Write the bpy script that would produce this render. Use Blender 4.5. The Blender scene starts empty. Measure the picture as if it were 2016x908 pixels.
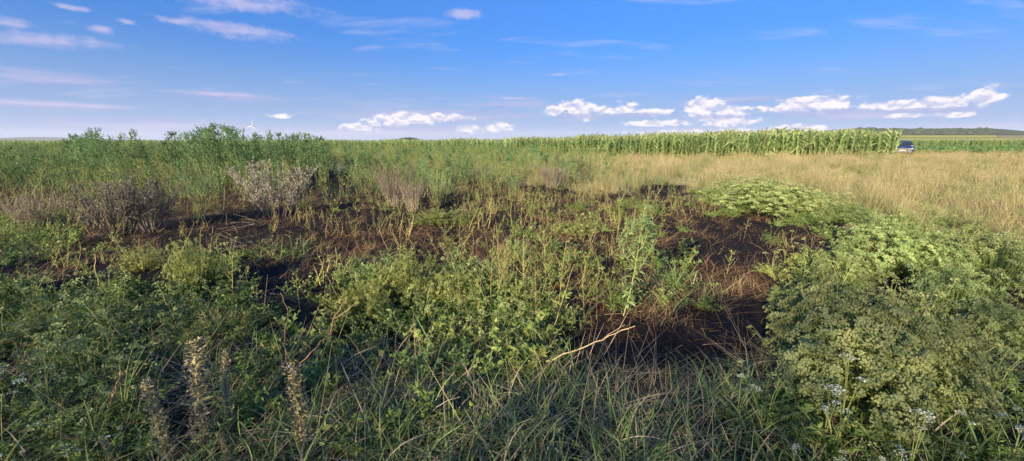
import bpy, bmesh, math
import numpy as np

scene = bpy.context.scene
COL = scene.collection
rad = math.radians

# ------------------------------------------------------------------ camera
EYE, FPX, PITCH = 1.6, 800.0, rad(12.5)          # eye height, focal length in photo pixels, tilt down
cam_d = bpy.data.cameras.new('camera')
cam_d.sensor_width = 36.0
cam_d.lens = FPX / 2016.0 * 36.0
cam_d.clip_start, cam_d.clip_end = 0.05, 30000.0
cam = bpy.data.objects.new('camera', cam_d)
COL.objects.link(cam)
cam.location = (0, 0, EYE)
cam.rotation_euler = (math.pi / 2 - PITCH, 0, 0)
scene.camera = cam

# ------------------------------------------------------------------ light
SUN_EL, SUN_AZ = rad(16.0), rad(212.0)           # sun low, behind the camera to the left
world = bpy.data.worlds.new('World')
scene.world = world
world.use_nodes = True
sun_d = bpy.data.lights.new('sun', 'SUN')
sun_d.energy, sun_d.angle, sun_d.color = 4.2, rad(0.7), (1.0, 0.80, 0.54)
sun = bpy.data.objects.new('sun', sun_d)
COL.objects.link(sun)
sun.rotation_euler = (math.pi / 2 - SUN_EL, 0, math.pi - SUN_AZ)
vs = scene.view_settings
vs.view_transform, vs.look, vs.gamma, vs.exposure = 'Standard', 'None', 1.0, 1.7
vs.use_curve_mapping = False
scene.cycles.use_denoising = True
scene.cycles.denoiser = 'OPENIMAGEDENOISE'
scene.cycles.denoising_input_passes = 'RGB_ALBEDO_NORMAL'
scene.cycles.max_bounces = 7
scene.cycles.diffuse_bounces = 5
scene.cycles.transmission_bounces = 5
scene.cycles.volume_bounces = 0


class NT:
    """small helper for node trees"""
    def __init__(self, tree):
        self.t = tree
        self.n = tree.nodes

    def new(self, typ, **kw):
        nd = self.n.new(typ)
        for k, v in kw.items():
            setattr(nd, k, v)
        return nd

    def put(self, sock, v):
        if isinstance(v, bpy.types.NodeSocket):
            self.t.links.new(v, sock)
        elif v is not None:
            sock.default_value = v

    def math(self, op, a, b=None, c=None, clamp=False):
        nd = self.new('ShaderNodeMath', operation=op, use_clamp=clamp)
        self.put(nd.inputs[0], a)
        self.put(nd.inputs[1], b)
        self.put(nd.inputs[2], c)
        return nd.outputs[0]

    def step(self, x, lo, hi):
        nd = self.new('ShaderNodeMapRange', interpolation_type='SMOOTHSTEP')
        self.put(nd.inputs[0], x)
        self.put(nd.inputs[1], lo)
        self.put(nd.inputs[2], hi)
        return nd.outputs[0]

    def noise(self, vec, scale, detail=4.0, rough=0.55, dist=0.0):
        nd = self.new('ShaderNodeTexNoise')
        self.put(nd.inputs['Vector'], vec)
        nd.inputs['Scale'].default_value = scale
        nd.inputs['Detail'].default_value = detail
        nd.inputs['Roughness'].default_value = rough
        nd.inputs['Distortion'].default_value = dist
        return nd.outputs[0]

    def mix(self, f, a, b):
        nd = self.new('ShaderNodeMix', data_type='RGBA')
        self.put(nd.inputs[0], f)
        for s, v in ((nd.inputs[6], a), (nd.inputs[7], b)):
            self.put(s, v if isinstance(v, bpy.types.NodeSocket) else (*v, 1.0))
        return nd.outputs[2]

    def xyz(self, x, y, z):
        nd = self.new('ShaderNodeCombineXYZ')
        for i, v in enumerate((x, y, z)):
            self.put(nd.inputs[i], v)
        return nd.outputs[0]


def px_dir(u, v):
    """azimuth (right of +Y) and elevation of a photo pixel"""
    x, yy, f = (u - 1008) / FPX, (v - 454) / FPX, 1.0
    fy = f * math.cos(PITCH) - yy * math.sin(PITCH)
    fz = -f * math.sin(PITCH) - yy * math.cos(PITCH)
    return math.atan2(x, fy), math.atan2(fz, math.hypot(x, fy))


def build_sky():
    w = NT(world.node_tree)
    bg = w.n['Background']
    bg.inputs[1].default_value = 0.112
    world.cycles.sampling_method = 'MANUAL'
    world.cycles.sample_map_resolution = 256
    sky = w.new('ShaderNodeTexSky', sky_type='NISHITA', sun_disc=False)
    sky.sun_elevation, sky.sun_rotation = SUN_EL, SUN_AZ
    sky.altitude, sky.air_density, sky.dust_density, sky.ozone_density = 150, 1.2, 3.0, 3.0
    tc = w.new('ShaderNodeTexCoord')
    D = tc.outputs['Generated']
    sp = w.new('ShaderNodeSeparateXYZ')
    w.put(sp.inputs[0], D)
    dx, dy, dz = sp.outputs
    az = w.math('ARCTAN2', dx, dy)
    el = w.math('ARCSINE', dz)
    # deepen the blue evenly over the whole sky
    gm = w.new('ShaderNodeGamma')
    gm.inputs[1].default_value = 0.7
    w.put(gm.inputs[0], sky.outputs[0])
    tint = w.new('ShaderNodeMix', data_type='RGBA', blend_type='MULTIPLY')
    tint.inputs[0].default_value = 1.0
    w.put(tint.inputs[6], gm.outputs[0])
    tint.inputs[7].default_value = SKY_TINT
    base = tint.outputs[2]
    # lilac haze low over the horizon, all the way round
    hz = w.math('MULTIPLY', w.step(el, rad(13), rad(-1)), 0.92)
    base = w.mix(hz, base, (0.98, 1.42, 2.42))
    # high, thin streaks: noise on a flat layer seen in perspective
    inv = w.math('DIVIDE', 1.0, w.math('ADD', w.math('MAXIMUM', dz, 0.0), 0.10))
    P = w.xyz(w.math('MULTIPLY', w.math('MULTIPLY', dx, inv), 0.55), w.math('MULTIPLY', w.math('MULTIPLY', dy, inv), 1.35), 3.7)
    n1 = w.noise(P, 2.3, 4.0, 0.58, 0.25)
    streak = w.math('MULTIPLY', w.step(n1, 0.55, 0.75), w.step(el, rad(0.5), rad(4)))
    base = w.mix(w.math('MULTIPLY', streak, 0.35), base, (1.75, 1.8, 2.45))
    # clouds seen one by one, each at a direction of its own, edges broken by noise
    nb = w.math('SUBTRACT', w.noise(w.xyz(az, w.math('MULTIPLY', el, 1.5), 0.0), 48.0, 5.0, 0.62), 0.5)
    ns = w.math('SUBTRACT', w.noise(w.xyz(w.math('MULTIPLY', az, 0.25), w.math('MULTIPLY', el, 2.2), 1.0), 20.0, 4.0, 0.6), 0.5)

    nu = w.math('SUBTRACT', w.noise(w.xyz(az, w.math('MULTIPLY_ADD', el, 1.5, 0.012), 0.0), 48.0, 5.0, 0.62), 0.5)
    flat = w.xyz(az, el, 0.0)

    def layer(clouds, size=1.0, ae=flat):
        tot = None
        for (u, v, ru, rv) in clouds:
            a0, e0 = px_dir(u, v)
            a1, _ = px_dir(u + ru, v)
            _, e1 = px_dir(u, v - rv)
            ka, ke = 1.0 / (a1 - a0), 1.0 / (e1 - e0)
            m = w.new('ShaderNodeVectorMath', operation='MULTIPLY_ADD')
            w.put(m.inputs[0], ae)
            m.inputs[1].default_value = (ka, ke, 0)
            m.inputs[2].default_value = (-a0 * ka, -e0 * ke, 0)
            ln = w.new('ShaderNodeVectorMath', operation='LENGTH')
            w.put(ln.inputs[0], m.outputs[0])
            r = ln.outputs['Value']
            tot = r if tot is None else w.math('MINIMUM', tot, r)
        return w.math('SUBTRACT', size, tot)

    bank, wisp, heap, under = SKY_BANKS, SKY_WISPS, SKY_HEAPS, SKY_UNDERS
    m = w.step(w.math('ADD', layer(bank), w.math('MULTIPLY', ns, 1.5)), 0.0, 0.9)
    shade = w.step(ns, -0.12, 0.16)
    base = w.mix(w.math('MULTIPLY', m, 0.75), base, w.mix(shade, (.93, 1.16, 2.1), (1.5, 1.5, 2.25)))
    m = w.step(w.math('ADD', layer(wisp, 1.15), w.math('ADD', w.math('MULTIPLY', ns, 2.2), w.math('MULTIPLY', nb, 1.5))), 0.05, 1.15)
    base = w.mix(w.math('MULTIPLY', m, 0.72), base, (1.7, 1.62, 2.35))
    body = layer(heap, 1.3)
    m = w.step(w.math('ADD', body, w.math('MULTIPLY', nb, 2.6)), 0.0, 0.62)
    tone = w.step(w.math('ADD', w.math('SUBTRACT', nb, nu), w.math('MULTIPLY', nb, 0.35)), -0.13, 0.09)  # sunlit tops and duller lower parts of the clouds, put into the colour
    base = w.mix(w.math('MULTIPLY', m, 0.94), base, w.mix(tone, (1.75, 1.78, 2.35), (2.95, 2.76, 2.85)))
    m = w.step(w.math('ADD', layer(under, 1.2), w.math('MULTIPLY', ns, 1.3)), 0.0, 0.8)
    base = w.mix(w.math('MULTIPLY', m, 0.75), base, (1.05, 1.22, 2.08))  # grey shaded undersides painted over the heap clouds
    w.put(bg.inputs[0], base)


SKY_TINT = (0.122, 0.405, 0.95, 1)
SKY_BANKS = [(110, 158, 200, 24), (120, 210, 220, 14), (440, 190, 150, 13), (860, 228, 260, 26), (990, 206, 130, 10), (1470, 198, 190, 10),
             (1400, 258, 280, 14), (760, 258, 300, 16), (300, 245, 380, 22), (1700, 226, 260, 12), (1900, 248, 220, 9)]
SKY_WISPS = [(470, 62, 125, 16), (490, 8, 160, 22), (90, 78, 160, 15), (345, 44, 50, 10), (250, 43, 36, 7), (20, 44, 50, 13), (910, 28, 34, 12),
             (140, 16, 44, 8), (200, 58, 34, 11), (430, 186, 110, 6), (100, 205, 190, 4), (1010, 194, 60, 3), (1100, 147, 26, 3)]
SKY_UNDERS = [(1150, 229, 60, 6), (1260, 226, 80, 5), (1420, 230, 90, 6), (1600, 222, 110, 6), (1830, 217, 150, 6), (820, 252, 120, 7)]
SKY_HEAPS = [(1090, 219, 15, 9), (1115, 209, 13, 9), (1145, 216, 28, 17), (1192, 218, 18, 9), (1235, 214, 20, 13), (1290, 221, 34, 7), (1385, 212, 38, 20), (1440, 219, 40, 10),
             (1600, 205, 75, 15), (1545, 213, 50, 7), (1640, 203, 36, 14), (1760, 208, 70, 9), (1850, 202, 80, 11), (1935, 190, 44, 16), (1430, 239, 54, 10),
             (1290, 243, 65, 6), (1780, 228, 45, 4), (1880, 226, 45, 5), (1570, 253, 55, 7), (1400, 261, 140, 6), (800, 235, 64, 13), (850, 231, 66, 7),
             (985, 251, 26, 9), (925, 254, 24, 8), (705, 251, 32, 8), (735, 244, 16, 7), (555, 229, 22, 4)]
build_sky()

# ------------------------------------------------------------------ ground shape and picking
TAB_Y = [0, 42, 140, 300, 1000, 3000, 20000]
TAB_R = [0, 0.15, -0.5, 3.4, 12.8, 30, 60]
TAB_LY = [0, 25, 60, 300, 1000, 3000, 20000]
TAB_L = [0, 0.0, -0.25, -1.2, -3.5, -9, -60]


def sstep(x, a, b):
    t = np.clip((np.asarray(x, float) - a) / (b - a), 0, 1)
    return t * t * (3 - 2 * t)


def height(x, y):
    x, y = np.asarray(x, float), np.asarray(y, float)
    yy = np.maximum(y, 0)
    w = sstep(x / np.maximum(yy, 1.0), 0.15, 0.8)
    z = w * np.interp(yy, TAB_Y, TAB_R) + (1 - w) * np.interp(yy, TAB_LY, TAB_L)
    near = 1 - sstep(np.hypot(x, y), 14, 40)
    b = 0.030 * np.sin(1.7 * x + 0.6 * y + 1.1) * np.sin(1.3 * y - 0.5 * x) + 0.018 * np.sin(4.1 * x + 2.0) * np.sin(3.7 * y + 0.7 * x)
    b = b + 0.010 * np.sin(9.3 * x + 1.5 * y) * np.sin(8.1 * y - 2.2 * x)
    return z + b * near


def project(x, y, z=0.0):
    d = y * math.cos(PITCH) + (EYE - z) * math.sin(PITCH)
    up = (z - EYE) * math.cos(PITCH) + y * math.sin(PITCH)
    d = np.maximum(d, 0.05)
    return 1008 + FPX * x / d, 454 - FPX * up / d


def pick(u, v):
    """where the sight line of a photo pixel meets the flat near ground"""
    a = PITCH + math.atan((v - 454) / FPX)
    y = EYE / math.tan(a)
    x = (u - 1008) / FPX * (y * math.cos(PITCH) + EYE * math.sin(PITCH))
    return x, y


def at_depth(u, v, y):
    """the point of a pixel's sight line at distance y ahead"""
    a = PITCH + math.atan((v - 454) / FPX)
    z = EYE - y * math.tan(a)
    x = (u - 1008) / FPX * (y * math.cos(PITCH) + (EYE - z) * math.sin(PITCH))
    return np.array((x, y, z))


def blobs(u, v, lst):
    """soft patches (centre, half width, half height, weight)"""
    out = np.zeros_like(np.asarray(u, float))
    for (cu, cv, ru, rv, wt) in lst:
        r = ((u - cu) / ru) ** 2 + ((v - cv) / rv) ** 2
        out = np.maximum(out, wt * np.clip(1.35 - r, 0, 1))
    return out


BURN = [(480, 455, 200, 32, 1), (560, 425, 160, 24, .9), (690, 485, 270, 50, 1), (300, 545, 180, 46, 1), (420, 500, 160, 40, 1), (640, 362, 70, 26, 1), (560, 545, 160, 30, .9),
        (800, 425, 200, 30, .8), (1060, 388, 90, 22, 1), (1310, 376, 60, 13, 1), (1180, 430, 250, 44, .75), (1480, 480, 185, 72, 1),
        (1330, 655, 200, 40, 1), (1430, 620, 110, 40, 1), (1150, 560, 200, 60, .7), (1230, 480, 180, 40, .8), (60, 530, 90, 40, .7), (30, 720, 60, 40, .8),
        (1200, 690, 80, 30, 1), (1290, 680, 150, 34, 1), (860, 395, 120, 14, .6), (180, 590, 120, 25, .6), (1560, 440, 110, 16, .9), (1330, 590, 170, 40, .7), (400, 600, 200, 20, .5)]
DRY_FIELD = [(1500, 330, 420, 60, 1), (1800, 360, 420, 120, 1), (2100, 380, 300, 160, 1), (1200, 330, 160, 50, .8), (1150, 345, 160, 30, .8)]


def burn_of(u, v):
    return blobs(u, v, BURN)


# ------------------------------------------------------------------ materials
MATS = {}


def leaf_mat(name, a, b, trans=0.35, rough=0.65, var=0.25):
    m = bpy.data.materials.new(name)
    m.use_nodes = True
    t = NT(m.node_tree)
    out = t.n['Material Output']
    pr = t.n['Principled BSDF']
    at = t.new('ShaderNodeAttribute', attribute_name='tint')
    oi = t.new('ShaderNodeObjectInfo')
    f = t.math('ADD', at.outputs['Fac'], t.math('MULTIPLY', t.math('SUBTRACT', oi.outputs['Random'], 0.5), 0.7), clamp=True)
    c = t.mix(f, a, b)
    hs = t.new('ShaderNodeHueSaturation')
    r2 = t.math('FRACT', t.math('MULTIPLY', oi.outputs['Random'], 17.31))
    t.put(hs.inputs['Value'], t.math('MULTIPLY_ADD', r2, 2 * var, 1 - var))
    r3 = t.math('FRACT', t.math('MULTIPLY', oi.outputs['Random'], 71.7))
    t.put(hs.inputs['Hue'], t.math('MULTIPLY_ADD', r3, 0.03, 0.485))
    t.put(hs.inputs['Color'], c)
    t.put(pr.inputs['Base Color'], hs.outputs[0])
    pr.inputs['Roughness'].default_value = rough
    pr.inputs['Specular IOR Level'].default_value = 0.3
    tr = t.new('ShaderNodeBsdfTranslucent')
    t.put(tr.inputs[0], hs.outputs[0])
    mx = t.new('ShaderNodeMixShader')
    mx.inputs[0].default_value = trans
    t.put(mx.inputs[1], pr.outputs[0])
    t.put(mx.inputs[2], tr.outputs[0])
    t.put(out.inputs[0], mx.outputs[0])
    MATS[name] = m
    return m


def plain_mat(name, col, rough=0.5, metal=0.0, coat=0.0, noise_amt=0.12, scale=12.0):
    m = bpy.data.materials.new(name)
    m.use_nodes = True
    t = NT(m.node_tree)
    pr = t.n['Principled BSDF']
    tc = t.new('ShaderNodeTexCoord')
    nz = t.noise(tc.outputs['Object'], scale, 4.0)
    lo = tuple(c * (1 - noise_amt) for c in col)
    hi = tuple(min(1, c * (1 + noise_amt)) for c in col)
    t.put(pr.inputs['Base Color'], t.mix(t.step(nz, 0.3, 0.7), lo, hi))
    pr.inputs['Roughness'].default_value = rough
    pr.inputs['Metallic'].default_value = metal
    pr.inputs['Coat Weight'].default_value = coat
    MATS[name] = m
    return m


leaf_mat('maize_leaf', (.17, .27, .08), (.36, .45, .20), .4)
leaf_mat('maize_tassel', (.42, .36, .17), (.55, .48, .25), .2)
leaf_mat('maize_stalk', (.17, .24, .07), (.30, .34, .12), .05)
leaf_mat('goosefoot_leaf', (.065, .155, .055), (.19, .31, .125), .38)
leaf_mat('herb_leaf', (.11, .19, .045), (.28, .35, .11), .4)
leaf_mat('yellow_leaf', (.13, .185, .05), (.29, .32, .105), .35)
leaf_mat('wormwood_leaf', (.10, .092, .070), (.25, .225, .17), .2)
leaf_mat('grey_stem', (.10, .085, .075), (.20, .17, .15), .0)
leaf_mat('tan_leaf', (.17, .135, .09), (.28, .23, .15), .25)
leaf_mat('pale_leaf', (.16, .27, .13), (.33, .43, .22), .4)
leaf_mat('umbel', (.23, .31, .11), (.43, .48, .21), .4)
leaf_mat('umbel_white', (.42, .50, .33), (.72, .74, .62), .3)
leaf_mat('feather_leaf', (.11, .19, .05), (.25, .33, .095), .4)
leaf_mat('lone_leaf', (.18, .28, .10), (.36, .45, .20), .4)
leaf_mat('umbel_yellow', (.21, .26, .075), (.41, .43, .17), .4)
leaf_mat('silver_leaf', (.22, .205, .16), (.43, .40, .31), .2)
leaf_mat('fine_leaf', (.17, .22, .05), (.33, .36, .10), .4)
leaf_mat('green_stem', (.14, .19, .06), (.27, .29, .11), .05)
leaf_mat('dry_stem', (.25, .18, .09), (.42, .33, .18), .05)
leaf_mat('olive_stem', (.20, .17, .07), (.34, .28, .12), .05)
leaf_mat('red_stem', (.25, .13, .07), (.42, .26, .15), .05)
leaf_mat('grass_blade', (.09, .165, .045), (.25, .33, .13), .4)
leaf_mat('straw', (.30, .24, .12), (.48, .40, .24), .3)
leaf_mat('field_grass', (.18, .20, .07), (.43, .38, .20), .35)
leaf_mat('grey_straw', (.20, .17, .11), (.42, .35, .24), .25)
leaf_mat('burnt_straw', (.010, .008, .008), (.060, .032, .022), .05)
leaf_mat('red_straw', (.05, .020, .013), (.25, .095, .045), .05)
leaf_mat('singed_straw', (.13, .070, .03), (.44, .28, .13), .1)
leaf_mat('beet_leaf', (.08, .16, .045), (.17, .27, .09), .35)
leaf_mat('added_shrub_leaf', (.03, .075, .02), (.08, .14, .04), .2)
leaf_mat('wood_leaf', (.030, .060, .022), (.075, .115, .04), .15, var=.4)
leaf_mat('bract', (.20, .20, .09), (.39, .35, .21), .3)
leaf_mat('bloom_violet', (.16, .14, .42), (.30, .26, .60), .3)
leaf_mat('bark', (.09, .065, .045), (.16, .12, .085), 0.0)
leaf_mat('charred_wood', (.015, .013, .012), (.11, .08, .06), 0.0)
plain_mat('car_paint', (.010, .022, .085), .35, 0.0, .6)
plain_mat('car_glass', (.02, .03, .035), .06)
plain_mat('chrome', (.14, .14, .15), .45, .1)
plain_mat('black_plastic', (.015, .015, .017), .55)
plain_mat('plate_white', (.34, .34, .35), .5)
plain_mat('lamp_glass', (.20, .21, .22), .3)
plain_mat('tyre', (.02, .02, .02), .8)
plain_mat('turbine_white', (.36, .36, .40), .5)


def ground_mat():
    m = bpy.data.materials.new('ground_soil')
    m.use_nodes = True
    t = NT(m.node_tree)
    pr = t.n['Principled BSDF']
    geo = t.new('ShaderNodeNewGeometry')
    P = geo.outputs['Position']
    burn = t.new('ShaderNodeAttribute', attribute_name='burn').outputs['Fac']
    far = t.new('ShaderNodeAttribute', attribute_name='meadow').outputs['Fac']
    nA = t.noise(P, 1.6, 6.0, 0.6)
    nB = t.noise(P, 9.0, 6.0, 0.65)
    nC = t.noise(P, 45.0, 4.0, 0.7)
    soil = t.mix(t.step(nB, .3, .7), (.026, .016, .010), (.065, .042, .024))
    soil = t.mix(t.step(nA, .45, .65), soil, (.06, .055, .024))
    mead = t.mix(t.step(nA, .35, .65), (.28, .24, .11), (.40, .33, .18))
    soil = t.mix(far, soil, mead)
    char = t.mix(t.step(nC, .35, .7), (.006, .0055, .0065), (.020, .016, .015))
    char = t.mix(t.step(t.math('ADD', nA, t.math('MULTIPLY', nB, .5)), .88, 1.0), char, (.035, .016, .010))
    b = t.step(t.math('ADD', burn, t.math('MULTIPLY', t.math('SUBTRACT', nA, .5), .9)), .16, .40)
    t.put(pr.inputs['Base Color'], t.mix(b, soil, char))
    pr.inputs['Roughness'].default_value = .95
    pr.inputs['Specular IOR Level'].default_value = .15
    bp = t.new('ShaderNodeBump')
    bp.inputs['Strength'].default_value = .9
    bp.inputs['Distance'].default_value = .03
    t.put(bp.inputs['Height'], t.math('ADD', nB, t.math('MULTIPLY', nC, .5)))
    t.put(pr.inputs['Normal'], bp.outputs[0])
    return m


def field_mat(name, a, b, scale):
    m = bpy.data.materials.new(name)
    m.use_nodes = True
    t = NT(m.node_tree)
    pr = t.n['Principled BSDF']
    geo = t.new('ShaderNodeNewGeometry')
    mp = t.new('ShaderNodeMapping')
    mp.inputs['Scale'].default_value = (1, .25, 1)
    t.put(mp.inputs[0], geo.outputs['Position'])
    n = t.noise(mp.outputs[0], scale, 6.0, .65)
    t.put(pr.inputs['Base Color'], t.mix(t.step(n, .35, .65), a, b))
    pr.inputs['Roughness'].default_value = .9
    pr.inputs['Specular IOR Level'].default_value = .1
    return m


# ------------------------------------------------------------------ mesh building with arrays
class Geo:
    def __init__(self):
        self.V, self.F, self.M, self.T, self.n = [], [], [], [], 0
        self.mats = []

    def slot(self, mat):
        if mat not in self.mats:
            self.mats.append(mat)
        return self.mats.index(mat)

    def add(self, v, f, mat, tint=None):
        v = np.asarray(v, float).reshape(-1, 3)
        f = np.asarray(f, int).reshape(-1, 4)
        self.V.append(v)
        self.F.append(f + self.n)
        self.M.append(np.full(len(f), self.slot(mat)))
        if tint is None:
            tint = np.full(len(v), .5)
        self.T.append(np.asarray(tint, float).reshape(-1))
        self.n += len(v)

    def mesh(self, name, smooth=False):
        v, f = np.concatenate(self.V), np.concatenate(self.F)
        me = bpy.data.meshes.new(name)
        me.vertices.add(len(v))
        me.vertices.foreach_set('co', v.astype(np.float32).ravel())
        me.loops.add(len(f) * 4)
        me.loops.foreach_set('vertex_index', f.astype(np.int32).ravel())
        me.polygons.add(len(f))
        me.polygons.foreach_set('loop_start', np.arange(0, len(f) * 4, 4, dtype=np.int32))
        me.polygons.foreach_set('material_index', np.concatenate(self.M).astype(np.int32))
        me.polygons.foreach_set('use_smooth', np.full(len(f), bool(smooth)))
        at = me.attributes.new('tint', 'FLOAT', 'POINT')
        at.data.foreach_set('value', np.concatenate(self.T).astype(np.float32))
        for k in self.mats:
            me.materials.append(MATS[k] if isinstance(k, str) else k)
        me.update(calc_edges=True)
        return me


def unit(a):
    return a / np.maximum(np.linalg.norm(a, axis=-1, keepdims=True), 1e-9)


def blades(g, rng, base, az, L, W, lean, curve, mat, seg=4, prof='grass', twist=.5, tint=None):
    n = len(base)
    L, W, lean, curve, az = (np.broadcast_to(np.asarray(q, float), (n,)) for q in (L, W, lean, curve, az))
    t = np.linspace(0, 1, seg + 1)
    th = lean[:, None] + curve[:, None] * ((t[:-1] + t[1:]) / 2)[None]
    ds = (L / seg)[:, None]
    hz = np.concatenate([np.zeros((n, 1)), np.cumsum(np.sin(th) * ds, 1)], 1)
    vz = np.concatenate([np.zeros((n, 1)), np.cumsum(np.cos(th) * ds, 1)], 1)
    d = np.stack([np.sin(az), np.cos(az)], -1)
    P = np.zeros((n, seg + 1, 3))
    P[..., 0] = base[:, None, 0] + d[:, None, 0] * hz
    P[..., 1] = base[:, None, 1] + d[:, None, 1] * hz
    P[..., 2] = base[:, None, 2] + vz
    tw = rng.uniform(-twist, twist, n)
    thm = np.concatenate([th[:, :1], th], 1)
    nrm = np.stack([np.cos(thm) * d[:, None, 0], np.cos(thm) * d[:, None, 1], -np.sin(thm)], -1)
    s = np.stack([d[:, 1], -d[:, 0], np.zeros(n)], -1)[:, None]
    side = np.cos(tw)[:, None, None] * s + np.sin(tw)[:, None, None] * nrm
    if prof == 'grass':
        w = np.clip(1 - t, .04, 1) ** .55
    elif prof == 'leaf':
        w = np.clip(np.sin(np.pi * (0.06 + .92 * t)), .05, 1)
    else:
        w = np.clip(.55 + 1.6 * t * (1 - t) * 1.6 - .5 * t, .06, 1)
    off = side * (W[:, None, None] / 2 * w[None, :, None])
    V = np.stack([P - off, P + off], 2).reshape(n, (seg + 1) * 2, 3)
    k = np.arange(seg) * 2
    f = np.stack([k, k + 1, k + 3, k + 2], -1)
    F = f[None] + (np.arange(n) * (seg + 1) * 2)[:, None, None]
    if tint is None:
        tint = rng.uniform(0, 1, n)
    g.add(V, F, mat, np.repeat(tint, (seg + 1) * 2))
    return P


def kites(g, rng, base, d, L, W, mat, tint=None, flat=None):
    n = len(base)
    L = np.broadcast_to(np.asarray(L, float), (n,))[:, None]
    W = np.broadcast_to(np.asarray(W, float), (n,))[:, None]
    d = unit(d)
    r = rng.normal(size=(n, 3))
    if flat is not None:
        r = r * .45 + flat * 1.0
    s = unit(np.cross(d, r))
    nn = np.cross(s, d)
    mid = base + d * L * .45
    V = np.stack([base, mid + s * W / 2 + nn * L * .05, base + d * L - nn * L * .08, mid - s * W / 2 + nn * L * .05], 1)
    F = np.arange(n * 4).reshape(n, 4)
    if tint is None:
        tint = rng.uniform(0, 1, n)
    g.add(V, F, mat, np.repeat(tint, 4))


def tubes(g, rng, P, r0, r1, mat, sides=3, tint=None):
    """P: n polylines of k points"""
    P = np.asarray(P, float)
    n, k = P.shape[:2]
    r0 = np.broadcast_to(np.asarray(r0, float), (n,))
    r1 = np.broadcast_to(np.asarray(r1, float), (n,))
    t = np.linspace(0, 1, k)
    R = r0[:, None] * (1 - t) + r1[:, None] * t
    tan = unit(P[:, -1] - P[:, 0])
    ref = np.where(np.abs(tan[:, 2:3]) > .9, np.array([[1., 0, 0]]), np.array([[0, 0, 1.]]))
    a = unit(np.cross(tan, ref))
    b = np.cross(tan, a)
    ph = np.arange(sides) * 2 * np.pi / sides
    ring = np.cos(ph)[None, :, None] * a[:, None] + np.sin(ph)[None, :, None] * b[:, None]
    V = P[:, :, None] + ring[:, None] * R[:, :, None, None]
    i, j = np.meshgrid(np.arange(k - 1), np.arange(sides), indexing='ij')
    j2 = (j + 1) % sides
    f = np.stack([i * sides + j, i * sides + j2, (i + 1) * sides + j2, (i + 1) * sides + j], -1).reshape(-1, 4)
    F = f[None] + (np.arange(n) * k * sides)[:, None, None]
    if tint is None:
        tint = rng.uniform(0, 1, n)
    g.add(V, F, mat, np.repeat(tint, k * sides))


def curve3(a, b, c, k):
    """n quadratic curves through control points"""
    t = np.linspace(0, 1, k)[None, :, None]
    return (1 - t) ** 2 * a[:, None] + 2 * t * (1 - t) * b[:, None] + t * t * c[:, None]


def box(g, c, s, mat, rot=None):
    v = np.array([(x, y, z) for x in (-.5, .5) for y in (-.5, .5) for z in (-.5, .5)]) * np.array(s)
    if rot is not None:
        v = v @ np.array(rot).T
    f = [(0, 1, 3, 2), (4, 6, 7, 5), (0, 4, 5, 1), (2, 3, 7, 6), (0, 2, 6, 4), (1, 5, 7, 3)]
    g.add(v + np.array(c), f, mat)


def sph_dirs(rng, n, zmin=-1.0):
    z = rng.uniform(zmin, 1, n)
    a = rng.uniform(0, 2 * np.pi, n)
    r = np.sqrt(np.maximum(0, 1 - z * z))
    return np.stack([r * np.cos(a), r * np.sin(a), z], -1)


# ------------------------------------------------------------------ objects
def link(name, data, parent=None):
    o = bpy.data.objects.new(name, data)
    COL.objects.link(o)
    o.parent = parent
    return o


def tag(o, label=None, cat=None, group=None, kind=None):
    for k, v in (('label', label), ('category', cat), ('group', group), ('kind', kind)):
        if v:
            o[k] = v
    return o


def plant(name, label, cat, parts, loc, rotz=0.0, scale=1.0, group=None, tilt=(0, 0)):
    """one thing: an Empty at the base with its parts, or one mesh when there is a single part"""
    if len(parts) == 1:
        o = link(name, parts[0][1])
    else:
        o = link(name, None)
        o.empty_display_size = .1
        for pn, me in parts:
            link(pn, me, o)
    o.location = loc
    o.rotation_euler = (tilt[0], tilt[1], rotz)
    o.scale = (scale,) * 3 if np.isscalar(scale) else tuple(scale)
    return tag(o, label, cat, group)


ORD = ['first', 'second', 'third', 'fourth', 'fifth', 'sixth', 'seventh', 'eighth', 'ninth', 'tenth', 'eleventh', 'twelfth']
LATER = []


def ordinals():
    """things of one kind at one place: tell them apart by their order from the left"""
    by = {}
    for o in LATER:
        by.setdefault(o['label'], []).append(o)
    for lab, objs in by.items():
        if 1 < len(objs) <= len(ORD):
            for k, o in enumerate(sorted(objs, key=lambda q: q.location.x / max(q.location.y, .1))):
                o['label'] = lab + ', ' + ORD[k] + ' from left'


def on_ground(u, v):
    x, y = pick(u, v)
    return float(x), float(y), float(height(x, y))


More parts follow.
